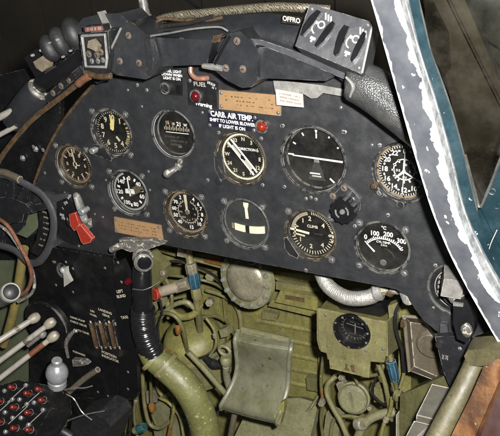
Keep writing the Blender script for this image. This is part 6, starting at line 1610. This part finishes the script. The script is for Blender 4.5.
# image y : left edge, ridge, outer step, teal start, teal end
ST = [(-30, (361.5, 391, 396, 402, 411)), (0, (371, 400, 405, 409, 419)), (50, (385, 414, 418.5, 420, 430.5)), (100, (399, 429, 435, 437, 449)), (150, (413, 443, 449, 451, 463)), (210, (431, 456.5, 463, 465, 477)),
      (250, (447.5, 472, 480, 483, 488)), (285, (465, 490, 499, 503, 510)), (320, (485, 510, 519, 524, 532)), (358, (507, 532, 541, 547, 556))]
LAB = 'scraped grey and white windscreen post slanting down across the right side'
tp = thing('windscreen_post', LAB, 'windscreen post', A(482, 330, -0.16))
def Yp(y): return -0.150 + 0.045 * max(0, y) / 340.0
ys = [-30 + i * 8 for i in range(49)]
rows = []
def sm(y):
    return lin(ST, y)
for y in ys:
    w = [sm(y + dy) for dy in (-14, -7, 0, 7, 14)]
    e = [sum(q[k] for q in w) / 5 for k in range(5)]
    Y0 = Yp(y)
    rows.append([A(e[0] + 1.0, y, Y0 + 0.06), A(e[0], y, Y0), A(e[1], y, Y0 - 0.008), A(e[2], y, Y0 + 0.006), A(e[3], y, Y0 + 0.020), A(e[4], y, Y0 + 0.028), A(e[4] - 1, y, Y0 + 0.07)])
def strip(names, i, j, mt, uvs=False, nm='face', th=0.004):
    b = MB(); n = len(rows)
    vs = []; L_ = 0.0; vl = []
    for r in range(n):
        if r: L_ += (rows[r][i] - rows[r - 1][i]).length
        vl.append(L_); vs += [rows[r][i], rows[r][j]]
    v_, f_ = b.faces(vs, [(2 * r, 2 * r + 1, 2 * r + 3, 2 * r + 2) for r in range(n - 1)], mt)
    for r, fc in enumerate(f_):
        for lp, uv in zip(fc.loops, ((0, vl[r]), (1, vl[r]), (1, vl[r + 1]), (0, vl[r + 1]))): lp[b.uv].uv = uv
    for fc in f_:
        fc.normal_update()
    return b
b = strip(None, 1, 2, 'post_paint'); b.build('inner_face', tp, recalc=True)
b = strip(None, 0, 1, 'gloss_black'); b.build('shadow_side', tp, recalc=True)  # unlit side of the post, its shade painted in as black
b = MB(); n = len(rows)
vs = [p for r in rows for p in (r[2], r[3], r[4])]
b.faces(vs, [(3 * r + k, 3 * r + k + 1, 3 * r + 3 + k + 1, 3 * r + 3 + k) for r in range(n - 1) for k in (0, 1)], 'frame_side'); b.build('side_flange', tp, recalc=True)
b = strip(None, 4, 5, 'teal_paint'); b.build('outer_skin', tp, recalc=True)
b = MB()
vs = [p for r in rows for p in (r[5], r[6], r[0])]
b.faces(vs, [(3 * r + k, 3 * r + k + 1, 3 * r + 3 + k + 1, 3 * r + 3 + k) for r in range(n - 1) for k in (0, 1)], 'teal_paint'); b.build('back_face', tp, recalc=True)
b = MB(); b.tube([r[5] for r in rows[2:34:4]], 0.0010, 'rim_light', seg=6); b.build('skin_edge', tp)
b = MB(); b.tube([r[3] for r in rows[1:44:4]], 0.0008, 'frame_side', seg=6); b.build('seam_bead', tp)

# side window right of post
t = thing('side_window', 'dusty dark side window between the post and the teal skin', 'window', A(480, 200, -0.065))
wp = [(419, -20, -0.145), (432, 50, -0.130), (451, 100, -0.115), (465, 155, -0.100), (479, 205, -0.085), (488, 190, -0.085), (500, 160, -0.095), (530, 90, -0.115), (530, -20, -0.145)]
b = MB(); b.slab(P(*wp), (0, 0.004, 0), 'window_glass'); b.build('pane', t)
b = MB(); b.tube(P((465, 155, -0.103), (476, 196, -0.088), (479.5, 207, -0.087), (484, 200, -0.087), (491, 183, -0.087), (500, 160, -0.095), (520, 112, -0.105)), 0.0018, 'rim_light', seg=8, smooth=4); b.build('rim', t)
# outer teal skin below the window
t = thing('teal_skin', 'teal outer skin with pale chips below the side window', 'fuselage skin', A(490, 240, -0.065))
b = MB(); b.slab(P((474, 192, -0.070), (480, 207, -0.070), (490, 186, -0.070), (504, 150, -0.075), (540, 150, -0.075), (540, 330, -0.025), (505, 330, -0.025), (486, 262, -0.045), (476, 232, -0.060)), (0, 0.012, 0), 'teal_paint', 0.002); b.build('sheet', t)
for i, (x, y) in enumerate(((492, 192), (497, 206), (488, 221), (498, 226), (484, 235), (493, 243), (499, 251), (489, 254))):
    b = MB(); b.lathe([(0, 0.054), (0.0026, 0.054), (0.0036, 0)], A(x, y, -0.0712 + (y - 190) * 0.0004), 'frame_side', seg=12); b.build('rivet', t)
b = MB(); b.tube(P((497, 230, -0.073), (491, 243, -0.069), (487, 256, -0.063)), 0.0006, 'label_white', seg=6); b.build('scratch', t)
# behind the window; the brown sheet stands in for a reflection in the glass
b = MB(); b.slab(P((424, -30, 0.10), (452, -30, 0.10), (478, 30, 0.10), (505, 95, 0.10), (530, 150, 0.10), (500, 230, 0.08), (470, 230, 0.08), (455, 120, 0.09)), (0, 0.02, 0), 'brown_band', 0.003)
tag(b.build('brown_reflection'), 'brown dusty sheet standing in for the reflection in the side window', 'window reflection')
b = MB(); b.slab(P((424, -10, 0.06), (436, 12, 0.06), (447, 34, 0.06), (449, 70, 0.06), (444, 74, 0.06), (432, 56, 0.06), (426, 40, 0.06)), (0, 0.01, 0), 'smoke_panel', 0.002)
tag(b.build('inner_pane'), 'dark grey inner pane just right of the post top', 'pane')
b = MB(); b.tube(P((447, -5, 0.085), (460, 22, 0.085), (482, 66, 0.085), (505, 112, 0.085)), 0.0022, 'rim_light', seg=6); tag(b.build('reflection_edge'), 'thin pale edge line of the brown reflection sheet', 'edge')
b = MB(); b.slab(P((440, -40, 0.30), (560, -40, 0.30), (560, 160, 0.25), (510, 160, 0.25)), (0, 0.02, 0), 'navy_paint', 0.003); tag(b.build('navy_wing'), 'dark navy painted surface at the top right corner', 'wing')
for pts, lab in (([(463, 26), (480, 36), (505, 52)], 'upper of two thin scratch lines on the navy surface'), ([(474, 46), (488, 56), (505, 72)], 'lower of two thin scratch lines on the navy surface')):
    b = MB(); b.tube(P(*[(x, y, 0.262 if y > 40 else 0.27) for x, y in pts]), 0.0012, 'rim_light', seg=6); tag(b.build('thin_line'), lab, 'line')

# cockpit sill, rails and rusty plank
t = thing('cockpit_sill', 'rounded yellowish olive cockpit sill at the lower right', 'sill', A(455, 400, -0.1))
b = MB(); b.tube(P((478, 354, -0.09), (474, 366, -0.10), (462, 391, -0.12), (449, 415, -0.14), (428, 455, -0.17)), [0.0125, 0.0128, 0.0130, 0.0132, 0.0135], 'sill_olive', seg=28); b.build('roll', t)
b = MB(); b.slab(P((464, 356, -0.10), (468, 350, -0.10), (486, 349, -0.12), (505, 352, -0.13), (505, 362, -0.13), (484, 366, -0.12), (468, 366, -0.11)), (0, 0.03, 0), 'sill_olive', 0.004); b.build('corner_cap', t)
b = MB(); b.slab(P((484, 366, -0.150), (498, 359, -0.150), (510, 364, -0.150), (498, 384, -0.160), (482, 420, -0.172), (464, 462, -0.19), (440, 462, -0.19), (452, 434, -0.178), (470, 398, -0.164)), (0.01, 0.025, -0.01), 'rust_plank', 0.003, 2)
tag(b.build('rusty_plank'), 'orange brown rusted strip beside the cockpit sill', 'strip')
b = MB(); b.slab(P((499, 386, -0.150), (520, 370, -0.150), (540, 470, -0.17), (468, 470, -0.18), (484, 424, -0.165)), (0.01, 0.02, -0.01), 'maroon', 0.002)
tag(b.build('maroon_trim'), 'dark maroon trim in the bottom right corner', 'trim')
t = thing('grey_rail', 'grey stepped box rail left of the cockpit sill', 'rail', A(425, 420, -0.05))
def boxrail(pts, Y0, Y1, dn, nm):
    b = MB(); a4 = [A(pts[0][0], pts[0][1], Y0), A(pts[1][0], pts[1][1], Y0), A(pts[2][0], pts[2][1], Y1), A(pts[3][0], pts[3][1], Y1)]
    b.slab(a4, DOWN * 0.0105 * dn + FWD * 0.004, 'grey_rail', 0.0016, 2); b.build(nm, t)
boxrail([(432, 384), (455, 389), (437, 420), (416.5, 415)], -0.02, -0.07, 1.0, 'upper_step')
boxrail([(414, 421), (432, 422), (418, 462), (396, 455)], -0.062, -0.10, 1.0, 'lower_step')
b = MB(); b.slab(P((458, 388, -0.03), (466, 389, -0.035), (440, 440, -0.09), (432, 438, -0.085)), (0.0, 0.02, -0.02), 'grey_rail', 0.002); b.build('flange', t)
